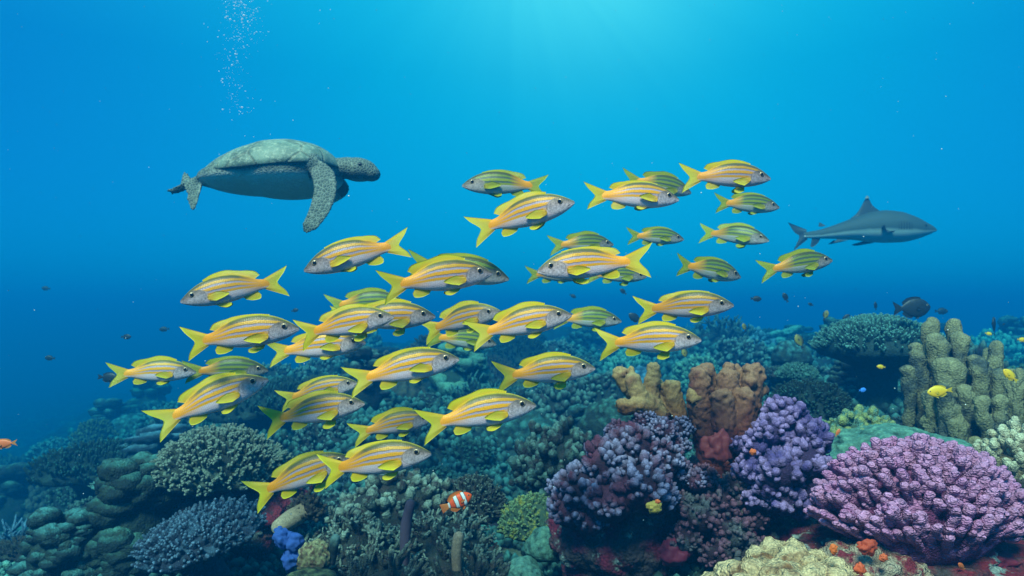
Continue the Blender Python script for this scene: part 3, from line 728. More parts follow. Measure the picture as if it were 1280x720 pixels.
# --- D: tan antler corals
M_tan = coral_mat('tan_antler_coral', (.15, .042, .016), (.38, .235, .11), (.20, .035, .04),   .18, 330, .6, .30, .95, patch_scale=5)
def antler(base, d, paths, knobs, seed):
    mb = MB(); s = d/FPX; rs = random.Random(seed)
    for pts, r0, r1 in paths:
        P = curve2([((x-base[0])*s, (base[1]-y)*s, yo) for x, y, yo in pts], 12); P = P[:, [0, 2, 1]]
        tube(mb, P, np.linspace(r0*s, r1*s, 12), 16, 0 if pts[0][1] > 520 else .5, 1, bump=.26, bs=.5/(r1*s), seed=rs.randint(0, 99))
    for x, y, yo, r in knobs:
        blob(mb, ((x-base[0])*s, yo, (base[1]-y)*s), r*s, 4, None, 1, .22, 2.4, rs.randint(0, 99), tip=.9)
        for dd in fib(7, .0, rs, .9): blob(mb, np.array([(x-base[0])*s, yo, (base[1]-y)*s])+np.array(dd)*r*s*.8, r*s*rs.uniform(.25, .42), 3, None, 1, .2, 2, rs.randint(0, 99), tip=1)
    z1 = max((base[1]-k[1])*s for k in knobs); return fused(mb, 'antler_coral', M_tan, .0042, .0035, 55, .006, 60, (0, z1))
P1 = [([(845, 560, 0), (825, 520, 0), (800, 497, -.02), (790, 475, -.02)], 15, 10), ([(822, 515, 0), (800, 505, -.04), (780, 508, -.05)], 11, 9), ([(828, 522, 0), (816, 495, .02), (820, 468, .02)], 11, 9),
      ([(805, 500, 0), (785, 485, .02), (775, 470, .02)], 10, 8), ([(850, 555, 0), (848, 520, .03), (842, 488, .03)], 14, 12), ([(858, 560, 0), (866, 520, -.03), (866, 495, -.03)], 14, 10), ([(845, 520, .04), (828, 500, .06), (826, 485, .06)], 11, 10)]
K1 = [(777, 468, .02, 9), (793, 478, -.02, 9), (820, 462, .02, 8), (776, 505, -.05, 9), (842, 488, .03, 12), (866, 494, -.03, 10), (826, 486, .06, 10), (790, 463, .0, 5)]
hero(antler((845, 560), 2.4, P1, K1, 3), 'antler_coral', M_tan, 845, 560, 2.4, 1, 'small tan antler coral with stubby forks, beside a larger fan-shaped one', kr=.22)
P2 = [([(895, 600, 0), (885, 540, 0), (872, 500, -.02), (874, 476, -.03)], 19, 12), ([(898, 600, 0), (905, 540, -.02), (905, 500, -.04), (906, 478, -.05)], 19, 14), ([(900, 600, 0), (925, 540, .0), (938, 500, .0), (942, 472, .0)], 19, 12),
      ([(900, 600, 0), (912, 530, .04), (922, 490, .05), (926, 470, .05)], 20, 11), ([(898, 600, 0), (896, 540, .05), (892, 490, .05), (890, 468, .05)], 20, 11), ([(905, 570, -.03), (897, 530, -.09), (893, 500, -.10)], 20, 12),
      ([(912, 575, -.03), (918, 530, -.08), (922, 497, -.09)], 18, 11), ([(925, 560, 0), (950, 520, .02), (955, 490, .02)], 14, 10), ([(905, 620, 0), (900, 580, .0), (900, 540, -.02)], 26, 34), ([(880, 560, .02), (915, 535, .02), (935, 510, .02)], 22, 20), ([(915, 570, .02), (890, 530, .02), (880, 505, .02)], 24, 18)]
K2 = [(872, 470, -.03, 11), (884, 466, .0, 9), (906, 473, -.05, 13), (926, 467, .05, 10), (944, 467, .0, 13), (893, 497, -.10, 13), (922, 492, -.09, 11), (890, 464, .05, 9), (955, 487, .02, 9), (936, 478, -.03, 9), (915, 462, .02, 8)]
hero(antler((900, 610), 2.4, P2, K2, 4), 'antler_coral', M_tan, 900, 610, 2.4, 1, 'large fan-shaped tan antler coral with a rusty brown trunk', kr=.25)
# --- E: purple-blue knobby coral on the rock tower
M_lilac = coral_mat('lilac_blue_coral', (.025, .010, .024), (.25, .25, .42), (.10, .03, .06), .55, 200, .8, .35, 1.05, patch_scale=8)
def e_cluster():
    mb = MB(); rs = random.Random(8); s = 2.3/FPX
    for (x, y, r, yo) in [(730, 610, 30, .0), (760, 580, 30, -.03), (790, 560, 26, -.04), (715, 640, 26, .02), (760, 620, 30, -.08), (795, 600, 32, -.10), (825, 575, 24, -.04), (815, 615, 24, -.08), (845, 590, 18, .0),
                          (830, 540, 16, .0), (775, 545, 15, .04), (810, 530, 14, .04), (740, 650, 22, .0), (848, 560, 16, .03), (705, 620, 18, .06), (868, 600, 14, -.03), (858, 540, 14, .05)]:
        c = np.array([(x-780)*s, yo, (700-y)*s]); R = r*s
        blob(mb, c, R*.85, 3, tip=.05)
        for d in fib(84, -.3, rs, .9):
            d = np.array(d); k = rs.uniform(.82, 1.10); blob(mb, c+d*R*k, R*rs.uniform(.09, .20), 2, d+np.array([0, 0, .5]), 1.6, .3, 2.5, rs.randint(0, 99))
    return mb
hero(e_cluster(), 'knobby_coral', M_lilac, 780, 700, 2.3, 1, 'wide dusky lilac-blue knobby coral spreading over the dark rock tower', kr=.3)
M_maroon = coral_mat('maroon_knob_coral', (.022, .008, .016), (.17, .07, .11), (.09, .10, .11), .45, 200, .8, .2, 1.0, patch_scale=9)
def maroon():
    mb = MB(); rs = random.Random(18); s = 2.32/FPX
    for (x, y, r, yo) in [(878, 600, 18, -.02), (895, 625, 20, -.06), (915, 605, 16, -.03), (868, 640, 22, -.08), (905, 655, 22, -.10), (935, 645, 18, -.05), (850, 665, 18, -.08), (885, 680, 20, -.12), (930, 680, 20, -.12), (848, 625, 14, -.05)]:
        c = np.array([(x-890)*s, yo, (700-y)*s]); R = r*s
        blob(mb, c, R*.85, 3, tip=.05)
        for d in fib(64, -.4, rs, .9):
            d = np.array(d); blob(mb, c+d*R*rs.uniform(.8, 1.15), R*rs.uniform(.08, .20), 2, d+np.array([0, 0, .4]), 1.4, .3, 2.5, rs.randint(0, 99))
    return mb
hero(maroon(), 'knobby_coral', M_maroon, 890, 700, 2.32, 1, 'dark maroon knobby growth in the gap between the lilac-blue and the violet corals', kr=.15)
# --- rock tower beneath
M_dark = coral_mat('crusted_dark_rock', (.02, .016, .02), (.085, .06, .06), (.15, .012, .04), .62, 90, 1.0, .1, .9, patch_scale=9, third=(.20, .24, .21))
def rocky(seed, bx, by, bz, fr=3.4, amp=.2):
    v, f = ico(6); k = 1+amp*fbm(v*1.7+seed, 3, seed)+.15*(.6-cells(v*fr+seed, seed))+.07*(.6-cells(v*fr*3+seed, seed+3))+.03*fbm(v*18, 3, seed)
    mb = MB(); mb.add(v*k[:, None]*np.array([bx, by, bz]), f, np.clip(.5+.5*fbm(v*6, 3, seed+2), 0, 1)); return mb
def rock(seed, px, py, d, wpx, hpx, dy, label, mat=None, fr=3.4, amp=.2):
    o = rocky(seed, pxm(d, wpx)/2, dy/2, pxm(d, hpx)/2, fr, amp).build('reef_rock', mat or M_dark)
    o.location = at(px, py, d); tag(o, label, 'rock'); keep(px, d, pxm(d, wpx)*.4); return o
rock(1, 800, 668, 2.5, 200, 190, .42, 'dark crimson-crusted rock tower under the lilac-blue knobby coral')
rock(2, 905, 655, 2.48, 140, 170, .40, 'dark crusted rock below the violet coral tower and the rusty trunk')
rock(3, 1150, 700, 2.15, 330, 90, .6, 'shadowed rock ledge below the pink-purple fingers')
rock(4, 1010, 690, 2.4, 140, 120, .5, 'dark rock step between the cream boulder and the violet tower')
# --- F: olive columns
M_col = coral_mat('olive_column_coral', (.018, .020, .014), (.22, .19, .105), (.05, .06, .05), .4, 120, .9, .2, 1.0, patch_scale=7)
s3 = 3.1/FPX
def col(x, ytop, r, yo=0, base=600, lean=0): return ((x-1190)*s3-lean*s3, yo, (590-base)*s3, (590-ytop)*s3, r*s3, lean*s3)
COLSF = [col(1175, 405, 9, .05), col(1187, 400, 9, .06), col(1203, 402, 8, .05), col(1165, 420, 11, .0), col(1195, 420, 9, -.02), col(1206, 418, 8, .0), col(1140, 432, 8, .0), col(1149, 440, 9, -.05),
         col(1172, 428, 10, -.03), col(1160, 450, 12, -.12), col(1178, 450, 14, -.12), col(1203, 450, 10, -.12), col(1216, 446, 8, -.08), col(1222, 462, 9, -.14), col(1240, 430, 9, .0, lean=10), col(1245, 448, 9, -.02, lean=8),
         col(1258, 465, 12, -.05, lean=8), col(1240, 475, 12, -.15), col(1132, 487, 8, -.1), col(1143, 490, 8, -.12), col(1156, 500, 13, -.18), col(1218, 433, 9, .1), col(1262, 440, 10, .15), col(1272, 480, 10, .0), col(1255, 500, 14, -.1), col(1136, 460, 7, .02)]
rs = random.Random(12)
COLSF += [col(rs.uniform(1130, 1280), rs.uniform(455, 540), rs.uniform(5.5, 9), rs.uniform(-.24, -.08), lean=rs.uniform(-8, 8)) for _ in range(26)]
COLSF = [(x, y-.05*(z1 < .42), z0, z1, r*.86, lx+.035*math.sin(x*60)) for x, y, z0, z1, r, lx in COLSF]
hero(g_pillar(7, COLSF, .42), 'column_coral', M_col, 1190, 590, 3.1, 1, 'tall cluster of olive-grey blunt columns behind the yellow damselfish', kr=.45)
# --- G: big dark table far behind
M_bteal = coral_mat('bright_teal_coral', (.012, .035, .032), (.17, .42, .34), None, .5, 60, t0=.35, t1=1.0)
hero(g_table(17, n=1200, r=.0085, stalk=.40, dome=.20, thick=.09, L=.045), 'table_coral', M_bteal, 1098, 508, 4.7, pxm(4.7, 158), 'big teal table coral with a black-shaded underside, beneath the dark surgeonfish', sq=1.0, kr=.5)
# --- H: mint encrusting sheet; J: yellow green clump; I: cream fingers at the edge
hero(g_massive(41, 6, .34, .10, 5.5, .02), 'sheet_coral', MC['mint'], 1120, 580, 2.75, pxm(2.75, 215), 'low pale mint sheet of coral right behind the pink-purple fingers', sq=.95, kr=.35)
M_yg = coral_mat('yellow_green_coral', (.06, .10, .05), (.34, .36, .11), (.09, .22, .17), .5, 60, .7, .1, .9)
hero(g_knobby(42, n=90, sub=2, h=.4, kr=.07, st=1.1), 'knobby_coral', M_yg, 1080, 560, 2.95, pxm(2.95, 105), 'yellow-green knobby clump in front of the big table coral\'s shadow', sq=1.1, kr=.2)
M_ivory = coral_mat('ivory_finger_coral', (.13, .10, .06), (.52, .48, .33), (.25, .20, .13), .3, 60, .6, .1, .9)
hero(g_fingers(43, n=110, rx=.5, ry=.4, h=.6, fr=.042), 'finger_coral', M_ivory, 1283, 600, 2.35, pxm(2.35, 120), 'ivory upright finger coral cut by the photo edge under the olive columns', kr=.2)
hero(g_knobby(44, n=40, sub=2, h=.5, kr=.09), 'knobby_coral', MC['brown'], 1285, 632, 2.2, pxm(2.2, 60), 'small brown knobs below the ivory finger coral', kr=.1)
# --- K: big round branching head; L: blue-grey plate; M: small mint plates; N: lobed stacks
M_khaki = coral_mat('pale_khaki_coral', (.02, .035, .03), (.30, .37, .28), (.17, .24, .19), .4, 90, .5, .2, .95)
hero(g_dome_branch(51, n=900, h=.33, r=.0100, L=.06, fork=3), 'round_branching_coral', M_khaki, 276, 592, 3.2, pxm(3.2, 172), 'large round khaki-green head of short branchlets below the steeply tilted snapper', sq=1.0, kr=.4)
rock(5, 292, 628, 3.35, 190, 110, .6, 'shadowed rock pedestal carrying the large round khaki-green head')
hero(g_table(52, n=460, r=.0155, stalk=.20, dome=.10, thick=.06, L=.045), 'table_coral', MC['bluegrey'], 256, 706, 2.75, pxm(2.75, 150), 'blue-grey table coral of round nubs, tilted, near the bottom of the photo', tilt=(math.radians(13), math.radians(-10)), sq=1.05, kr=.32)
hero(g_table(53, n=300, r=.012, stalk=.12, dome=.08), 'table_coral', MC['mint'], 150, 612, 3.5, pxm(3.5, 66), 'small bright mint table coral beside a mint knob, outward of the round khaki head', sq=.7, kr=.15)
hero(g_dome_branch(54, n=200, h=.35), 'knobby_coral', MC['mint'], 198, 610, 3.4, pxm(3.4, 44), 'little mint-green knob between the small mint table and the round khaki head', kr=.1)
hero(g_lobed(55, n=120, h=1.0, flat=.55), 'lobed_coral', MC['teal'], 165, 700, 3.05, pxm(3.05, 130), 'stack of rounded teal-grey lobes under the small mint table coral', sq=1.0, kr=.25)
hero(g_lobed(56, n=70, h=.8, flat=.5), 'lobed_coral', MC['teal'], 75, 722, 2.9, pxm(2.9, 110), 'dark lobed coral at the lower corner, below the orange anthias', kr=.25)
# --- O: centre thickets
M_thick = coral_mat('grey_green_thicket', (.025, .035, .03), (.32, .42, .35), (.05, .04, .035), .45, 60, .6, .4, 1.05)
hero(g_thicket(61, n=64, depth=2, r=.034, L=.10, spread=.9, upb=.30, h=.8, sides=8), 'staghorn_thicket', M_thick, 440, 706, 2.6, pxm(2.6, 165), 'dense grey-green branching thicket beside the dark purple sponge', kr=.3)
hero(g_thicket(62, n=64, depth=2, r=.032, L=.10, spread=.9, upb=.30, h=.8, sides=8), 'staghorn_thicket', M_thick, 556, 706, 2.65, pxm(2.65, 160), 'grey-green branching thicket directly below the clownfish', kr=.3)
hero(g_thicket(63, n=26, depth=1, r=.034, L=.17, spread=.6, upb=.5, h=.6, sides=9), 'staghorn_thicket', M_thick, 480, 742, 2.3, pxm(2.3, 130), 'pale spiky staghorn tips rising from the bottom edge of the photo', kr=.2)
hero(g_thicket(64, n=24, depth=1, r=.042, L=.17, spread=.6, upb=.5, h=.6, sides=9), 'staghorn_thicket', M_thick, 588, 742, 2.3, pxm(2.3, 120), 'thick-branched grey staghorn around the beige tube at the bottom edge', kr=.2)
hero(g_knobby(65, n=120, sub=2, h=.4, kr=.05), 'knobby_coral', M_thick, 500, 655, 2.9, pxm(2.9, 150), 'grey-green cauliflower clump behind the dark purple sponge', kr=.25)
hero(g_dome_branch(66, n=420, h=.45, r=.014, L=.10), 'knobby_coral', M_thick, 592, 640, 2.95, pxm(2.95, 90), 'grey knobby mound behind and beside the clownfish', kr=.2)
M_psp = plain('purple_sponge', (.035, .022, .045), .9, (.07, .05, .08), 60, bstr=.6)
def tube_mb(pts, r, seed=0, bumpv=.12, tip=1):
    mb = MB(); P = curve2(pts, 14); R = np.interp(np.linspace(0, 1, 14), np.linspace(0, 1, len(r)), r); tube(mb, P, R, 18, 0, tip, bump=bumpv, bs=.5/max(r), seed=seed); return mb
def px_tube(name, mat, pts, r, d, label, cat='sponge', seed=1, bumpv=.12):
    b = at(pts[0][0], pts[0][1], d); s = d/FPX
    mb = tube_mb([((x-pts[0][0])*s, yo, (pts[0][1]-y)*s) for x, y, yo in pts], [q*s for q in r], seed, bumpv)
    o = mb.build(name, mat); o.location = b; tag(o, label, cat); return o
px_tube('finger_sponge', M_psp, [(506, 705, 0), (507, 660, 0), (513, 630, -.01)], [6, 7, 6], 2.45, 'dark purple upright finger sponge in the middle of the thicket')
M_beige = coral_mat('beige_sponge', (.20, .15, .09), (.42, .35, .22), None, .5, 260, .5, 0, 1)
px_tube('tube_sponge', M_beige, [(571, 712, 0), (571, 690, 0), (573, 672, 0)], [6, 7, 7], 2.2, 'short beige tube sponge between grey staghorn branches at the bottom edge')
px_tube('barrel_sponge', M_beige, [(382, 640, .03), (365, 648, 0), (352, 656, -.02)], [11, 12, 10], 2.5, 'blunt brown sponge lying sideways above the blue sponge', bumpv=.06)
px_tube('tube_sponge', MC['grey'], [(414, 705, 0), (416, 690, 0), (419, 674, 0)], [5, 6, 6], 2.3, 'grey blunt tube between the yellow-brown crust and the staghorn tips')
M_blue = plain('blue_sponge', (.015, .045, .22), .85, (.02, .08, .30), 25, bstr=.5)
mb = MB(); rs = random.Random(3)
for (x, y, r) in [(355, 672, 12), (370, 676, 11), (378, 690, 11), (366, 698, 12), (348, 668, 7)]: blob(mb, ((x-365)*pxm(2.4, 1), rs.uniform(-.02, .02), (700-y)*pxm(2.4, 1)), r*pxm(2.4, 1), 4, None, 1, .3, 2, rs.randint(0, 99))
o = mb.build('blue_sponge', M_blue); o.location = at(365, 700, 2.4); tag(o, 'lumpy ultramarine blue sponge near the bottom edge', 'sponge')
hero(g_massive(67, 5, .8, .2, 3.5), 'crust_coral', coral_mat('yellow_brown_crust', (.10, .07, .03), (.40, .36, .18), (.12, .06, .04), .5, 220, .6), 393, 700, 2.3, pxm(2.3, 44), 'yellow-brown holed crust beside the blue sponge', kr=.08)
hero(g_massive(68, 5, .5, .08, 3.0), 'dome_coral', MC['olive'], 385, 735, 2.2, pxm(2.2, 70), 'smooth olive lump at the bottom edge below the blue sponge', kr=.1)
hero(g_knobby(69, n=60, sub=2, h=.5, kr=.07), 'knobby_coral', MC['brown'], 386, 640, 2.55, pxm(2.55, 42), 'rusty brown knobs above the blunt brown sponge', kr=.1)
# --- P: green-yellow mound, teal domes; R: cauliflower
M_gy = coral_mat('green_gold_coral', (.045, .085, .05), (.26, .36, .16), (.34, .30, .05), .35, 60, .6, .15, .9)
hero(g_dome_branch(71, n=420, h=.5, r=.014, L=.07, fork=3), 'knobby_coral', M_gy, 664, 662, 2.75, pxm(2.75, 82), 'green-gold knobby mound just left of the dark rock tower', sq=1.1, kr=.2)
hero(g_massive(72, 5, .7, .05, 3.5), 'dome_coral', MC['mint'], 683, 685, 2.6, pxm(2.6, 52), 'smooth turquoise dome below the green-gold mound', kr=.1)
hero(g_massive(73, 5, .7, .06, 4.5), 'dome_coral', MC['mint'], 655, 722, 2.5, pxm(2.5, 56), 'turquoise dome at the bottom edge, lower of the two turquoise domes', kr=.1)
hero(g_knobby(74, n=120, sub=2, h=.5, kr=.06), 'knobby_coral', MC['grey'], 700, 600, 3.1, pxm(3.1, 120), 'dark grey-teal cauliflower coral behind the lilac-blue knobs', sq=1.1, kr=.25)
hero(g_massive(75, 5, .8, .04, 5), 'dome_coral', MC['teal'], 765, 535, 4.2, pxm(4.2, 80), 'smooth teal dome behind the small tan antler coral', kr=.25)
hero(g_dome_branch(76, n=520, h=.42), 'round_branching_coral', MC['teal'], 1012, 520, 3.9, pxm(3.9, 108), 'teal branchlet dome behind the violet coral tower', kr=.3)
hero(g_dome_branch(77, n=320, h=.3), 'round_branching_coral', MC['mint'], 997, 470, 4.6, pxm(4.6, 52), 'small green branchlet dome behind and above the teal one', kr=.15)
hero(g_massive(78, 5, .8, .12, 3), 'dome_coral', MC['teal'], 988, 448, 6.0, pxm(6, 48), 'hazy rounded mound past the green branchlet dome', kr=.3)
# --- small coloured sponges
def sponge(px, py, d, wpx, colr, label, name='encrusting_sponge', seed=0, hh=.6):
    mb = MB(); r = pxm(d, wpx)/2; v, f = ico(4); q = v*(1+.3*fbm(v*2.2+seed, 3, seed))[:, None]*np.array([r, r*.6, r*hh]); mb.add(q, f, .5)
    o = mb.build(name, plain(name+'_colour', colr, .7, tuple(c*.6 for c in colr), 50, bstr=.5)); o.location = at(px, py, d); tag(o, label, 'sponge'); return o
sponge(1084, 684, 1.80, 22, (.50, .06, .015), 'bright orange-red sponge tucked under the pink-purple fingers', seed=1, hh=.9)
sponge(1042, 686, 1.74, 10, (.80, .16, .02), 'tiny orange sponge on the cream rock', seed=2, hh=1.2)
sponge(1075, 711, 1.72, 15, (.70, .10, .02), 'small orange sponge lowest on the cream and red crusted rock', seed=3, hh=.9)
sponge(1104, 697, 1.76, 10, (.70, .12, .03), 'little orange dot of sponge right of the bright orange-red one', seed=4, hh=.9)
sponge(1175, 692, 1.92, 44, (.50, .02, .03), 'broad crimson sponge beneath the pink-purple fingers', seed=5, hh=.8)
sponge(1230, 700, 1.95, 60, (.20, .012, .03), 'dark wine-red crust below the far side of the pink-purple fingers', seed=6, hh=.5)
sponge(818, 634, 2.08, 18, (.45, .32, .05), 'mustard sponge low on the lilac-blue coral', seed=7, hh=.8)
sponge(822, 627, 2.03, 6, (.75, .16, .03), 'orange speck of sponge on the mustard one', seed=8, hh=.9)
sponge(896, 560, 2.18, 34, (.15, .018, .02), 'dull red sponge crusting the foot of the rusty trunk', seed=9, hh=1.2)
sponge(843, 690, 2.24, 40, (.17, .012, .04), 'magenta crust low on the dark rock tower', seed=10, hh=.8)
sponge(941, 565, 2.05, 8, (.70, .14, .03), 'orange dot of sponge on the violet tower', seed=11, hh=1)
sponge(826, 537, 2.30, 9, (.60, .40, .05), 'small yellow sponge among the lilac knobs under the small antler', seed=12, hh=1)

# ------------------------------------------------------------------ the reef slope: many smaller colonies
rs = random.Random(77); cnt = 0
matw = [('teal', 5), ('grey', 4), ('olive', 1), ('mint', 1), ('brown', 1.5), ('bluegrey', 1.5)]
word = dict(teal='teal', grey='grey-green', olive='olive', mint='mint', brown='brown', bluegrey='blue-grey')
d = 13.5
while d > 2.5:
    size0 = .24+.048*d; step = size0*FPX/d*.92; px = -70+rs.uniform(0, step)
    while px < 1350:
        p = px+rs.uniform(-.25, .25)*step; dd = d*rs.uniform(.93, 1.07); x = (p-640)/FPX*dd
        size = size0*rs.choice((.55, .7, .85, 1, 1.2, 1.6))
        px += step
        if (LIBK := rs.choices(range(len(LIB)), [2.8 if l[0] == 'knobby_coral' else 1.1 if l[0] in ('dome_coral', 'lobed_coral') else .25 if l[0] == 'plate_coral' else .9 for l in LIB])[0]) is None: continue
        if LIB[LIBK][0] == 'dome_coral' and LIB[LIBK][2] == 2 and dd < 5: size *= .5
        size = min(size, .95)
        if any((x-kx)**2+(dd-ky)**2 < (kr+size*.38)**2 for kx, ky, kr in KEEP): continue
        if 575 < p < 700 and 2.6 < dd < 4.6 and rs.random() < .8: continue
        li = LIBK
        mk = rs.choices([m for m, _ in matw], [q for _, q in matw])[0]
        z = gz(x, dd)
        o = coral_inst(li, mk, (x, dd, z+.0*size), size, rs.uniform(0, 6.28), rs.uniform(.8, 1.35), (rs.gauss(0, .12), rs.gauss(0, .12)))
        zone = ('on the far reef crest fading into blue water' if dd > 7.5 else 'on the middle reef slope behind the school' if dd > 4.2 else 'low among the nearer rocks of the reef')
        side = 'where the reef falls away to deep water' if p < 300 else 'below the shark side of the reef' if p > 950 else zone
        lab = f"{word[mk]} {LIB[li][1]} coral colony {side if dd > 4.2 else zone}"
        tag(o, lab, 'coral', lab.replace('coral colony', 'corals')); cnt += 1
    d /= 1.17
print('scattered', cnt)
# low growth and rubble covering the rock between them
def growth():
    rs = np.random.RandomState(5); mb = MB(); v1, f1 = ico(1); n = 9000
    dd = 2.2*np.exp(rs.rand(n)**.8*math.log(14/2.2)); px = rs.uniform(-80, 1360, n); x = (px-640)/FPX*dd
    z = ground_z(x, dd); V = []; F = []; T = []
    for k in range(n):
        for j in range(4):
            r = (.010+.0035*dd[k])*rs.uniform(.5, 1.4); c = np.array([x[k], dd[k], z[k]+r*.5])+rs.normal(0, r*1.1, 3)*[1, 1, .6]
            q = v1*np.array([r, r, r*rs.uniform(.7, 1.8)])+c
            V.append(q); F.append(f1+len(v1)*(4*k+j)); T.append(v1[:, 2]*.5+.5)
    mb.add(np.concatenate(V), np.concatenate(F), np.concatenate(T))
    o = mb.build('coral_rubble', MC['teal']); tag(o, 'low knobby growth and rubble over the reef rock', 'reef growth', kind='stuff')
growth()

# ------------------------------------------------------------------ sea turtle
def turtle_mats():
    m, nt, b, out = newmat('turtle_skin'); co = objco(nt); vd = voro(nt, co, 75, 'DISTANCE_TO_EDGE'); n = noise(nt, co, 16, 6, .7)
    sx = N(nt, 'ShaderNodeSeparateXYZ'); nt.links.new(co, sx.inputs[0])
    # scaly dark limbs and head, pale belly
    mr = N(nt, 'ShaderNodeMapRange', i_1=.0, i_2=.10); nt.links.new(vd, mr.inputs[0])
    scal = mix(nt, mr.outputs[0], (.20, .27, .21), (.035, .065, .055)); scal = mix(nt, math_(nt, 'MULTIPLY', n, .22), scal, (.12, .17, .14)); pale = mix(nt, n, (.50, .62, .52), (.78, .84, .72))
    xin = N(nt, 'ShaderNodeMapRange', i_1=.285, i_2=.33); nt.links.new(sx.outputs[0], xin.inputs[0])
    xr = N(nt, 'ShaderNodeMapRange', i_1=-.33, i_2=-.27, i_3=1, i_4=0); nt.links.new(sx.outputs[0], xr.inputs[0])
    zt = N(nt, 'ShaderNodeMapRange', i_1=-.035, i_2=-.005); nt.links.new(math_(nt, 'ADD', sx.outputs[2], math_(nt, 'MULTIPLY_ADD', n, .03, -.015)), zt.inputs[0])
    zh = N(nt, 'ShaderNodeMapRange', i_1=.005, i_2=.03); nt.links.new(math_(nt, 'ADD', sx.outputs[2], math_(nt, 'MULTIPLY_ADD', n, .04, -.02)), zh.inputs[0])
    limb = math_(nt, 'MAXIMUM', math_(nt, 'MULTIPLY', xin.outputs[0], zh.outputs[0]), math_(nt, 'MAXIMUM', xr.outputs[0], zt.outputs[0]))
    low = N(nt, 'ShaderNodeMapRange', i_1=-.13, i_2=-.09, i_3=1, i_4=0); nt.links.new(sx.outputs[2], low.inputs[0])
    ay = N(nt, 'ShaderNodeMapRange', i_1=.155, i_2=.185); nt.links.new(math_(nt, 'ABSOLUTE', sx.outputs[1]), ay.inputs[0])
    limb = math_(nt, 'MAXIMUM', limb, math_(nt, 'MULTIPLY', ay.outputs[0], math_(nt, 'GREATER_THAN', sx.outputs[0], .205)))
    lm = math_(nt, 'MAXIMUM', limb, math_(nt, 'MULTIPLY', low.outputs[0], math_(nt, 'GREATER_THAN', sx.outputs[0], .2)))
    nt.links.new(mix(nt, lm, pale, scal), b.inputs['Base Color']); b.inputs['Roughness'].default_value = .7
    bump(nt, b, vd, .5, .01); body = m
    m, nt, b, out = newmat('turtle_shell'); co = objco(nt); vd = voro(nt, co, 6.5, 'DISTANCE_TO_EDGE'); n = noise(nt, co, 48, 6, .8); n2 = math_(nt, 'MULTIPLY_ADD', noise(nt, co, 7, 5, .65), 3.0, -1.0, clamp=True)
    mr = N(nt, 'ShaderNodeMapRange', i_1=.0, i_2=.05); nt.links.new(vd, mr.inputs[0])
    c = mix(nt, n2, (.032, .065, .05), (.19, .30, .22)); c = mix(nt, mr.outputs[0], (.09, .12, .08), c)
    al = N(nt, 'ShaderNodeMapRange', i_1=.50, i_2=.66); nt.links.new(n, al.inputs[0]); c = mix(nt, al.outputs[0], c, (.34, .42, .30))
    nt.links.new(c, b.inputs['Base Color']); b.inputs['Roughness'].default_value = .6; h = math_(nt, 'ADD', mr.outputs[0], n); bump(nt, b, h, .5, .006)
    return body, m
MT_body, MT_shell = turtle_mats()
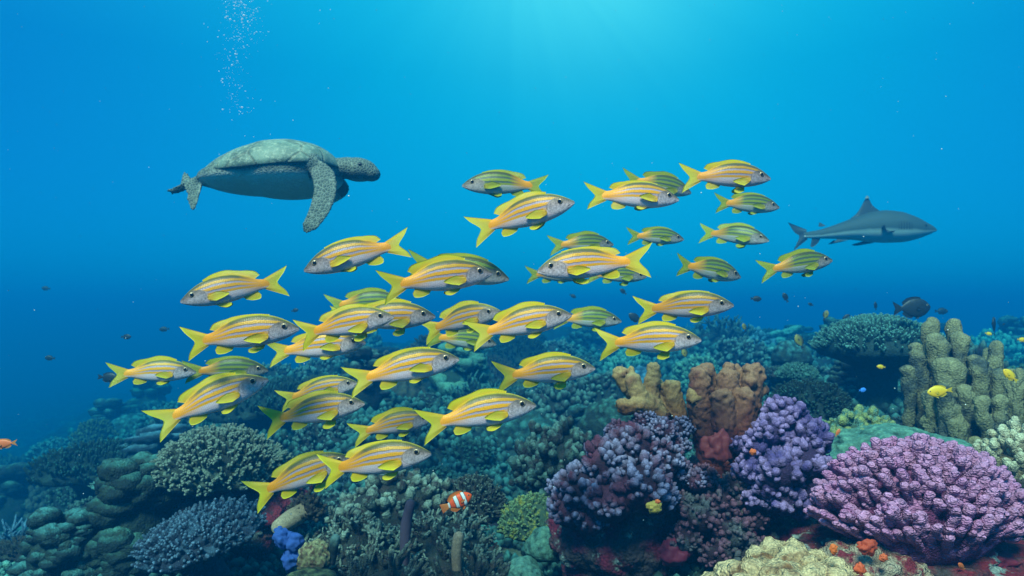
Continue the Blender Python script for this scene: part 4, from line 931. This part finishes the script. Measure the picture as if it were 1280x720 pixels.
def turtle():
    d = 3.35; s = d/FPX; root = empty('sea_turtle'); root.location = at(345, 222, d)
    q = lambda x, y: ((x-345)*s, (222-y)*s)
    # shell: dome above the rim
    xs = [248, 262, 285, 310, 340, 370, 400, 415, 424, 428]; top = [222, 213, 200, 189, 179.5, 178, 184, 192, 201, 210]; bot = [224, 226, 229, 231, 233, 233, 230, 226, 220, 213]
    hw = [.01, .10, .19, .245, .27, .27, .24, .19, .12, .05]
    n = 46; X_ = np.linspace(248, 428, n); tp = np.interp(X_, xs, top); bt = np.interp(X_, xs, bot); W = np.interp(X_, xs, hw)
    for _ in range(4):
        for a in (tp, bt, W): a[1:-1] = (a[:-2]+2*a[1:-1]+a[2:])/4
    nr = 48; th = np.arange(nr)/nr*2*PI; V = []
    rim = np.interp(X_, [248, 330, 428], [223, 222, 212])
    for k in range(n):
        c, sn = np.cos(th), np.sin(th); x = (X_[k]-345)*s
        zr = (222-rim[k])*s; zt = (rim[k]-tp[k])*s; zb = (bt[k]-rim[k])*s
        y = np.sign(c)*np.abs(c)**.85*W[k]; z = zr+np.where(sn > 0, np.abs(sn)**.9*zt, -np.abs(sn)*zb*.15)
        V.append(np.stack([np.full(nr, x), y, z], 1))
    mb = MB(); mb.add(np.concatenate(V), grid_faces(n, nr, True), 0)
    for k, fl in ((0, 1), (n-1, 0)):
        i = np.arange(nr); f = np.stack([i, (i+1) % nr, np.full(nr, nr)], 1); mb.add(np.concatenate([V[k], [V[k].mean(0)]]), f if fl else f[:, ::-1], 0)
    mb.build('shell', MT_shell, root)
    # belly, neck, head, flippers as one skin
    mb = MB(); v, f = ico(4)
    def ell(x, y, rx, ry, rz, yo=0.0, rot=0.0):
        w_ = v*np.array([rx*s, ry, rz*s]); ca, sa = math.cos(rot), math.sin(rot); X2 = w_[:, 0]*ca-w_[:, 2]*sa; Z2 = w_[:, 0]*sa+w_[:, 2]*ca
        a, b_ = q(x, y); mb.add(np.stack([X2+a, w_[:, 1]+yo, Z2+b_], 1), f)
    ell(358, 221, 70, .262, 27); ell(330, 224, 80, .235, 20); ell(395, 217, 34, .15, 22); ell(425, 207, 24, .055, 9.5); ell(282, 227, 36, .12, 9)
    ell(447, 212, 25, .066, 15, rot=-.10); ell(461, 216, 15, .050, 10.5, rot=-.25); ell(434, 210, 20, .062, 13.5)
    ell(398, 213, 17, .06, 15, -.17)
    # near front flipper hanging down, broad side to the viewer
    L_ = [q(408, 209), q(422, 216), q(433, 228), q(437, 250), q(432, 272), q(420, 292), q(409, 302)]
    T_ = [q(400, 222), q(406, 232), q(410, 245), q(409, 262), q(405, 278), q(401, 290), q(401, 299)]
    fin(mb, T_, L_, thick=.024, nc=26, nr=12, yoff=-.20, splay=-.01)
    mb.v[-1][:, 1] -= np.clip(-mb.v[-1][:, 2], 0, 1)*.25
    # far front flipper reaching out on the other side
    a0 = q(405, 222); nn = 12; t = np.linspace(0, 1, nn)
    P = np.stack([a0[0]+.04*np.sin(t*2)-.16*t**2, .16+.42*t, a0[1]+.02-.05*t], 1); 
    th2 = np.arange(12)/12*2*PI
    Vf = np.concatenate([np.stack([P[k, 0]+np.cos(th2)*(.06*(1-t[k]*.75)), P[k, 1]+0*th2, P[k, 2]+np.sin(th2)*.016*(1-.5*t[k])], 1) for k in range(nn)])
    cap0 = np.concatenate([Vf, [P[0], P[-1]]]); i = np.arange(12)
    ff = grid_faces(nn, 12, True); mb.add(cap0, ff); mb.f[-1] = np.concatenate([mb.f[-1], np.stack([i, (i+1) % 12, np.full(12, nn*12), np.full(12, -1)], 1)+np.array([mb.n-len(cap0)]*3+[0]), np.stack([(nn-1)*12+(i+1) % 12, (nn-1)*12+i, np.full(12, nn*12+1), np.full(12, -1)], 1)+np.array([mb.n-len(cap0)]*3+[0])])
    mb.m[-1] = np.zeros(len(mb.f[-1]), np.int32)
    # rear flippers and tail
    fin(mb, [q(264, 222), q(250, 224), q(238, 229)], [q(263, 232), q(259, 258), q(254, 268), q(249, 262), q(243, 245), q(236, 232)], thick=.016, nc=20, nr=10, yoff=-.05, splay=-.05)
    fin(mb, [q(262, 220), q(240, 222), q(220, 232), q(205, 237)], [q(262, 230), q(240, 232), q(222, 240), q(208, 243)], thick=.016, nc=20, nr=8, yoff=.02, splay=.01)
    fin(mb, [q(236, 224), q(228, 226), q(220, 231)], [q(233, 219), q(226, 212), q(221, 213), q(220, 222)], thick=.013, nc=16, nr=8, yoff=.04, splay=.02)
    remesh(mb, 'body', MT_body, .0075, root, 3)
    e = q(453, 209)
    for sg in (-1, 1):
        m2 = MB(); blob(m2, (e[0], sg*.055, e[1]), .011, 3, bump=0, tip=0); m2.build('eye', M_eye_b, root)
    m2 = MB()
    root.rotation_euler = (0, 0, 0)
    return tag(root, 'big green sea turtle swimming with its mottled shell and drooping front flipper', 'turtle')
turtle()

# ------------------------------------------------------------------ shark
def _gill(nt, b, sp):
    col = b.inputs['Base Color'].links[0].from_socket
    a = math_(nt, 'MULTIPLY', sp.outputs[0], 1/(157*6.6/FPX))          # 0..1 along the body
    w5 = math_(nt, 'GREATER_THAN', math_(nt, 'SINE', math_(nt, 'MULTIPLY', a, 6.283/.020)), .45)
    m = math_(nt, 'MULTIPLY', w5, math_(nt, 'MULTIPLY', math_(nt, 'GREATER_THAN', a, .225), math_(nt, 'LESS_THAN', a, .325)))
    m = math_(nt, 'MULTIPLY', m, math_(nt, 'MULTIPLY', math_(nt, 'GREATER_THAN', sp.outputs[1], .36), math_(nt, 'LESS_THAN', sp.outputs[1], .62)))
    nt.links.new(mix(nt, m, col, (.008, .012, .014)), b.inputs['Base Color'])
def shark():
    d = 6.6; s = d/FPX; root = empty('reef_shark'); root.location = at(1085, 288, d)
    m, nt, b, out = newmat('shark_skin'); su = attr(nt, 'su', True); sp = N(nt, 'ShaderNodeSeparateXYZ'); nt.links.new(su, sp.inputs[0])
    n = noise(nt, objco(nt), 6, 3); v = math_(nt, 'ADD', sp.outputs[1], math_(nt, 'MULTIPLY_ADD', n, .12, -.06))
    nt.links.new(ramp(nt, v, [(0, (.55, .62, .60)), (.30, (.34, .42, .40)), (.42, (.04, .07, .075)), (1, (.025, .045, .05))]), b.inputs['Base Color']); b.inputs['Roughness'].default_value = .75
    _gill(nt, b, sp)
    fm = plain('shark_fin', (.020, .032, .042), .6, (.025, .04, .05), 8, bstr=0); wt = plain('white_tip', (.17, .19, .19), .6, bstr=0)
    L = 1165-1008
    S = [0, .03, .08, .15, .25, .38, .50, .62, .75, .87, .95, 1.0]
    yt = [288, 283.5, 279, 272.5, 266, 263, 265, 272, 280, 286, 288.5, 289]; yb = [290, 292.5, 296, 300, 303.5, 304, 302.5, 299.5, 298, 297.5, 297, 296.5]
    wd = [.006, .035, .068, .110, .145, .15, .14, .11, .07, .04, .025, .02]
    mb = MB(); loft_body(mb, [q*L*s for q in S], [(288-a)*s for a in yt], [(288-a)*s for a in yb], wd, nr=28, n=60, pw=2.2, x0=(1165-1085)*s)
    mb.build('body', m, root)
    q = lambda x, y: ((x-1085)*s, (288-y)*s)
    def f_(nm, r, t, th=.018, yo=0, sp_=0, mt=fm):
        mb = MB(); fin(mb, [q(*a) for a in r], [q(*a) for a in t], thick=th, yoff=yo, splay=sp_); return mb.build(nm, mt, root)
    df = f_('dorsal_fin', [(1064, 273), (1085, 270), (1106, 269)], [(1075, 265), (1081, 251), (1086, 248), (1091, 257), (1102, 266)])
    mb = MB(); fin(mb, [q(1081.5, 248.5), q(1084, 248), q(1087.5, 247.5)], [q(1083.5, 245.5), q(1085, 244.3), q(1086.5, 246)], thick=.012); o = mb.build('white_tip', wt, root); o.parent = df
    f_('tail_fin', [(1012, 286), (1010, 291), (1012, 297)], [(989, 276), (997, 289), (1003, 295), (996, 311), (1003, 306), (1013, 298)], .015)
    f_('second_dorsal_fin', [(1026, 282), (1031, 282), (1036, 281)], [(1027, 278), (1028, 277), (1034, 281)], .01)
    f_('anal_fin', [(1018, 297), (1023, 297), (1028, 297)], [(1016, 307), (1019, 308), (1025, 303), (1028, 298)], .01)
    f_('pelvic_fin', [(1046, 299), (1054, 300), (1062, 300)], [(1040, 304), (1046, 303), (1056, 301)], .01, -.06, -.02); f_('pelvic_fin', [(1046, 299), (1054, 300), (1062, 300)], [(1040, 304), (1046, 303), (1056, 301)], .01, .06, .02)
    for sg in (-1, 1):
        f_('pectoral_fin', [(1094, 287), (1100, 290), (1108, 293)], [(1093, 285), (1096, 294), (1100, 293), (1106, 292)], .014, sg*.14, sg*.10) if sg < 0 else f_('pectoral_fin', [(1090, 298), (1098, 299), (1108, 299)], [(1074, 303), (1082, 304), (1100, 301)], .014, sg*.13, sg*.10)
        m2 = MB(); e = q(1148, 284); blob(m2, (e[0], sg*.082, e[1]), .012, 2, bump=0, tip=0); m2.build('eye', M_eye_b, root)
    root.rotation_euler = (0, 0, math.radians(-8))
    tag(root, 'dark grey reef shark with a small pale tip on its dorsal fin, in open water', 'shark')
shark()

# ------------------------------------------------------------------ small reef fishes
def skin(name, stops, axis=0, rough=.5):
    m, nt, b, out = newmat(name); su = attr(nt, 'su', True); sp = N(nt, 'ShaderNodeSeparateXYZ'); nt.links.new(su, sp.inputs[0])
    n = noise(nt, objco(nt), 9, 3); v = math_(nt, 'ADD', sp.outputs[axis], math_(nt, 'MULTIPLY_ADD', n, .04, -.02))
    nt.links.new(ramp(nt, v, stops), b.inputs['Base Color']); b.inputs['Roughness'].default_value = rough; return m
def oval(depth, skin_m, finm, tail=.12, dorsal=.06, notch=.05, wid=.075, peduncle=.045):
    h = depth/2
    prof = ([0, .03, .08, .16, .28, .42, .56, .68, .76, .80], [.01, h*.32, h*.55, h*.82, h, h*1.0, h*.85, h*.52, peduncle, peduncle*.95],
            [-.01, -h*.28, -h*.5, -h*.8, -h, -h, -h*.82, -h*.5, -peduncle, -peduncle*.95], [.008, wid*.4, wid*.62, wid*.85, wid, wid*.95, wid*.7, wid*.4, .015, .006])
    return dict(profile=prof, skin=skin_m, finmat={None: finm},
        fins=[('tail_fin', dict(root=[X(.76, peduncle), X(.755, 0), X(.76, -peduncle)], tipc=[X(1.0, tail), X(1.0-notch*.6, tail*.4), X(1-notch, 0), X(1.0-notch*.6, -tail*.4), X(1.0, -tail)], thick=.010, nc=24)),
              ('dorsal_fin', dict(root=[X(.22, h*.80), X(.42, h*.90), X(.60, h*.66), X(.72, h*.3)], tipc=[X(.26, h+dorsal*.6), X(.42, h+dorsal), X(.62, h*.8+dorsal*1.2), X(.76, h*.5+dorsal*.6)], thick=.007)),
              ('anal_fin', dict(root=[X(.46, -h*.85), X(.60, -h*.64), X(.72, -h*.3)], tipc=[X(.50, -h-dorsal*.4), X(.64, -h*.8-dorsal), X(.76, -h*.5-dorsal*.6)], thick=.007)),
              ('pelvic_fin', [dict(root=[X(.28, -h*.88), X(.33, -h*.92)], tipc=[X(.36, -h-dorsal*.9), X(.42, -h-dorsal*.6)], thick=.006, yoff=sg*.015, splay=sg*.02, nc=10) for sg in (1, -1)]),
              ('pectoral_fin', [dict(root=[X(.26, .0), X(.26, -.04)], tipc=[X(.38, .01), X(.42, -.03), X(.36, -.07)], thick=.005, yoff=sg*wid*.95, splay=sg*.03, nc=12) for sg in (1, -1)])],
        eye=(.026, (X(.10, 0)[0], wid*.66, h*.22)))
def put(o, sn, tl, d, label, cat='fish', group=None, yaw=0.0, roll=0.0):
    orient(o, at(sn[0], sn[1], d), at(tl[0], tl[1], d), yaw=math.radians(yaw), roll=roll); tag(o, label, cat, group); return o
# clownfish
cm = skin('clownfish_skin', [(0, (1.0, .11, .003)), (.19, (1.0, .09, .003)), (.215, (.01, .01, .01)), (.23, (.75, .75, .72)), (.30, (.75, .75, .72)), (.32, (.01, .01, .01)), (.34, (.95, .08, .003)),
                              (.44, (.95, .08, .003)), (.455, (.01, .01, .01)), (.47, (.75, .75, .72)), (.55, (.75, .75, .72)), (.57, (.01, .01, .01)), (.59, (.95, .09, .003)), (.70, (.95, .09, .003)), (.715, (.01, .01, .01)), (.73, (.7, .7, .68)), (.77, (.7, .7, .68)), (.79, (.95, .14, .01))])
cf = fin_mat('clownfish_fin', (.95, .26, .01), (.70, .12, .01), .2, 14)
put(make_fish('clownfish', oval(.42, cm, cf, .15, .09, .0, .10, .075), .25), (589, 620), (553, 635), 2.35, 'little orange and white banded clownfish above the grey-green thicket', 'clownfish', yaw=18)
# surgeonfish
dk = skin('dusky_skin', [(0, (.012, .016, .020)), (1, (.012, .016, .02))], 1); dkf = plain('dusky_fin', (.010, .014, .018), .6, bstr=0)
put(make_fish('surgeonfish', oval(.50, dk, dkf, .20, .05, .06, .07, .05)), (1163, 384), (1116, 386), 4.4, 'black deep-bodied surgeonfish hovering over the big table coral', 'fish')
# yellow damselfish
yk = skin('yellow_skin', [(0, (.82, .45, .01)), (.5, (.85, .50, .01)), (1, (.80, .55, .02))], 1); yf = fin_mat('damsel_fin', (.85, .50, .01), (.80, .60, .03), .25, 20)
yd_ = make_fish('yellow_damselfish', oval(.42, yk, yf, .11, .04, .06, .07, .04))
put(yd_, (1159, 491), (1191, 487), 2.45, 'bright yellow damselfish facing left in front of the olive columns', group='yellow damselfishes')
put(copy_tree(yd_), (1254, 462), (1272, 477), 2.5, 'yellow damselfish slanting downwards at the outer olive columns', group='yellow damselfishes')
put(copy_tree(yd_), (1096, 458), (1107, 459), 3.2, 'tiny yellow damselfish against the table coral\'s shadow', group='yellow damselfishes')
put(copy_tree(yd_), (1283, 425), (1271, 424), 3.4, 'yellow damselfish at the photo edge above the olive columns', group='yellow damselfishes')
put(copy_tree(yd_), (1240, 418), (1231, 416), 3.6, 'yellow-bellied damselfish beside a dark upright fish above the columns', group='yellow damselfishes')
bk = skin('blue_skin', [(0, (.05, .22, .75)), (1, (.04, .25, .85))], 1); bf = plain('blue_fin', (.04, .20, .70), .6, bstr=0)
put(make_fish('blue_chromis', oval(.5, bk, bf, .14, .04, .06, .07)), (1083, 487), (1073, 488), 2.9, 'tiny bright blue fish in the table coral\'s shadow', yaw=10)
ok_ = skin('orange_skin', [(0, (.70, .16, .04)), (1, (.72, .14, .03))], 1); of = fin_mat('anthias_fin', (.70, .20, .04), (.75, .30, .05), .2, 20)
an = make_fish('orange_anthias', oval(.34, ok_, of, .13, .03, .10, .065, .035))
put(an, (-10, 556), (22, 553), 2.2, 'orange anthias cut by the photo edge over deep water', group='orange anthias')
put(copy_tree(an), (1196, 703), (1208, 713), 1.85, 'small orange anthias below the crimson sponge', group='orange anthias', yaw=20)
put(copy_tree(an), (1050, 536), (1044, 546), 2.6, 'orange anthias beside the violet coral tower', group='orange anthias')
# distant dark and drab fishes
dr = make_fish('small_reef_fish', oval(.45, dk, dkf, .13, .04, .05, .07))
ol_ = skin('drab_yellow_skin', [(0, (.30, .22, .03)), (.5, (.25, .20, .04)), (1, (.04, .05, .03))], 1)
dy = make_fish('small_reef_fish', oval(.5, ol_, dkf, .13, .04, .05, .07))
DG = 'small dark fishes hovering over the reef'
for i, (sn, tl, d, lab, k) in enumerate([
  ((952, 374), (938, 373), 5.0, 'oval dark fish just beyond the bright snappers, right above the reef', 0), ((979, 366), (985, 378), 5.5, 'dark upright fish below the shark\'s tail side, uppermost of the small ones', 0),
  ((1010, 379), (1017, 382), 6.5, 'faint dark fish between two others over the reef crest', 0), ((1094, 377), (1095, 388), 5.5, 'tiny dark upright fish above the big table coral', 0),
  ((1034, 388), (1030, 400), 4.6, 'small yellow-brown fish diving beside the table coral', 1), ((1062, 393), (1052, 403), 5.5, 'dim fish tilting up just above the edge of the table coral', 0),
  ((1082, 394), (1070, 397), 5.5, 'dim round fish touching the top of the table coral', 0), ((1185, 389), (1168, 389), 7.5, 'faint blurred fish behind the black surgeonfish', 0),
  ((1242, 396), (1243, 420), 5.0, 'dark slender upright fish above the olive columns', 0), ((1256, 404), (1253, 407), 5.5, 'speck of a dark fish above the outer olive columns', 0),
  ((929, 404), (932, 414), 5.0, 'drab yellow fish standing upright over the middle reef', 1), ((995, 418), (1004, 436), 4.6, 'yellow-black fish diving over the green branchlet dome', 1),
  ((857, 556-110), (853, 450-18), 4.4, 'drab fish half seen below a bright snapper\'s cheek', 1),
  ((164, 421), (151, 421), 5.5, 'dark oval fish above the outermost snapper', 0), ((56, 447), (69, 448), 6, 'dark fish over the deep water, lowest of three', 0),
  ((148, 473), (122, 471), 4.2, 'dark blue fish behind the tail of the outermost snapper', 0), ((373, 387), (364, 389), 6.5, 'faint dark speck of a fish near the lone left-facing snapper', 0),
  ((199, 412), (212, 411), 7.5, 'very faint fish above the outermost snapper, beside a darker one', 0), ((52, 360), (63, 361), 8.5, 'hardly visible fish in open water low under the turtle', 0),
  ((775, 361), (783, 368), 6.5, 'faint dark fish just above the dim green snapper', 0), ((786, 392), (802, 404), 5.5, 'dim fish behind the tail of a bright snapper', 0), ((720, 372), (712, 368), 7, 'faint fish over the reef crest above a dim green snapper', 0)]):
    o = (dr if k == 0 else dy) if i in (0, 4) else copy_tree(dr if k == 0 else dy)
    put(o, sn, tl, d, lab, group=DG)

# ------------------------------------------------------------------ bubbles and drifting specks
def bubbles():
    m, nt, b, out = newmat('air_bubble'); b.inputs['Base Color'].default_value = (.9, .95, 1, 1); b.inputs['Roughness'].default_value = .1; b.inputs['Specular IOR Level'].default_value = 1
    tr = N(nt, 'ShaderNodeBsdfTransparent'); lw = N(nt, 'ShaderNodeLayerWeight', i_Blend=.35); ms = N(nt, 'ShaderNodeMixShader')
    nt.links.new(math_(nt, 'MULTIPLY_ADD', lw.outputs[1], .6, .35), ms.inputs[0]); nt.links.new(tr.outputs[0], ms.inputs[1]); nt.links.new(b.outputs[0], ms.inputs[2]); nt.links.new(ms.outputs[0], out.inputs[0])
    rs = np.random.RandomState(3); mb = MB(); v, f = ico(2)
    for k in range(620):
        t = rs.rand()**1.7; y = -6+t*150; x = 298-2*t+5*math.sin(t*7)+rs.normal(0, 15-6*t); d = 2.9+rs.normal(0, .10); r = .00085*math.exp(rs.normal(0, .65))*(1.15-.4*t)
        mb.add(np.array(at(x, y, d))+v*r*np.array([1.2, 1, .85]), f, 0)
    for (x, y) in [(307, 114), (316, 123), (326, 125), (274, 193), (297, 188), (306, 170), (317, 171), (338, 168), (351, 215), (290, 150), (255, 30), (400, 13), (413, 12), (260, 34)]:
        mb.add(np.array(at(x, max(y, 0), 2.9))+v*.0018, f, 0)
    o = mb.build('bubbles', m); tag(o, 'thin column of tiny rising air bubbles above the turtle', 'bubbles', kind='stuff')
    mb = MB(); v, f = ico(1); m2 = plain('speck', (.8, .85, .8), .8, bstr=0)
    for k in range(560):
        d = rs.uniform(1.7, 5); x = rs.uniform(-40, 1320); y = rs.uniform(-20, 720); r = .0008*math.exp(rs.normal(0, .5))
        p = at(x, y, d)
        mb.add(np.array(p)+v*r, f, 0)
    o = mb.build('drifting_specks', m2); tag(o, 'fine specks drifting in the water', 'specks', kind='stuff')
bubbles()
# ------------------------------------------------------------------ the air: sea water as an even volume round the scene
def haze():
    mb = MB(); x0, x1, y0, y1, z0, z1 = -115, 115, -13, 91, -12, CZ+1.42
    v = [(x, y, z) for z in (z0, z1) for y in (y0, y1) for x in (x0, x1)]
    f = [(0, 2, 3, 1), (4, 5, 7, 6), (0, 1, 5, 4), (2, 6, 7, 3), (0, 4, 6, 2), (1, 3, 7, 5)]
    mb.add(v, f)
    m = D.materials.new('sea_water'); m.use_nodes = True; nt = m.node_tree; nt.nodes.clear()
    out = nt.nodes.new('ShaderNodeOutputMaterial'); pv = nt.nodes.new('ShaderNodeVolumePrincipled')
    pv.inputs['Color'].default_value = (.0005, .034, .080, 1); pv.inputs['Absorption Color'].default_value = (.50, .90, .985, 1)
    pv.inputs['Density'].default_value = .62; pv.inputs['Anisotropy'].default_value = .4
    nt.links.new(pv.outputs[0], out.inputs['Volume'])
    o = mb.build('haze', m, smooth=False); tag(o, kind='stuff')
haze()
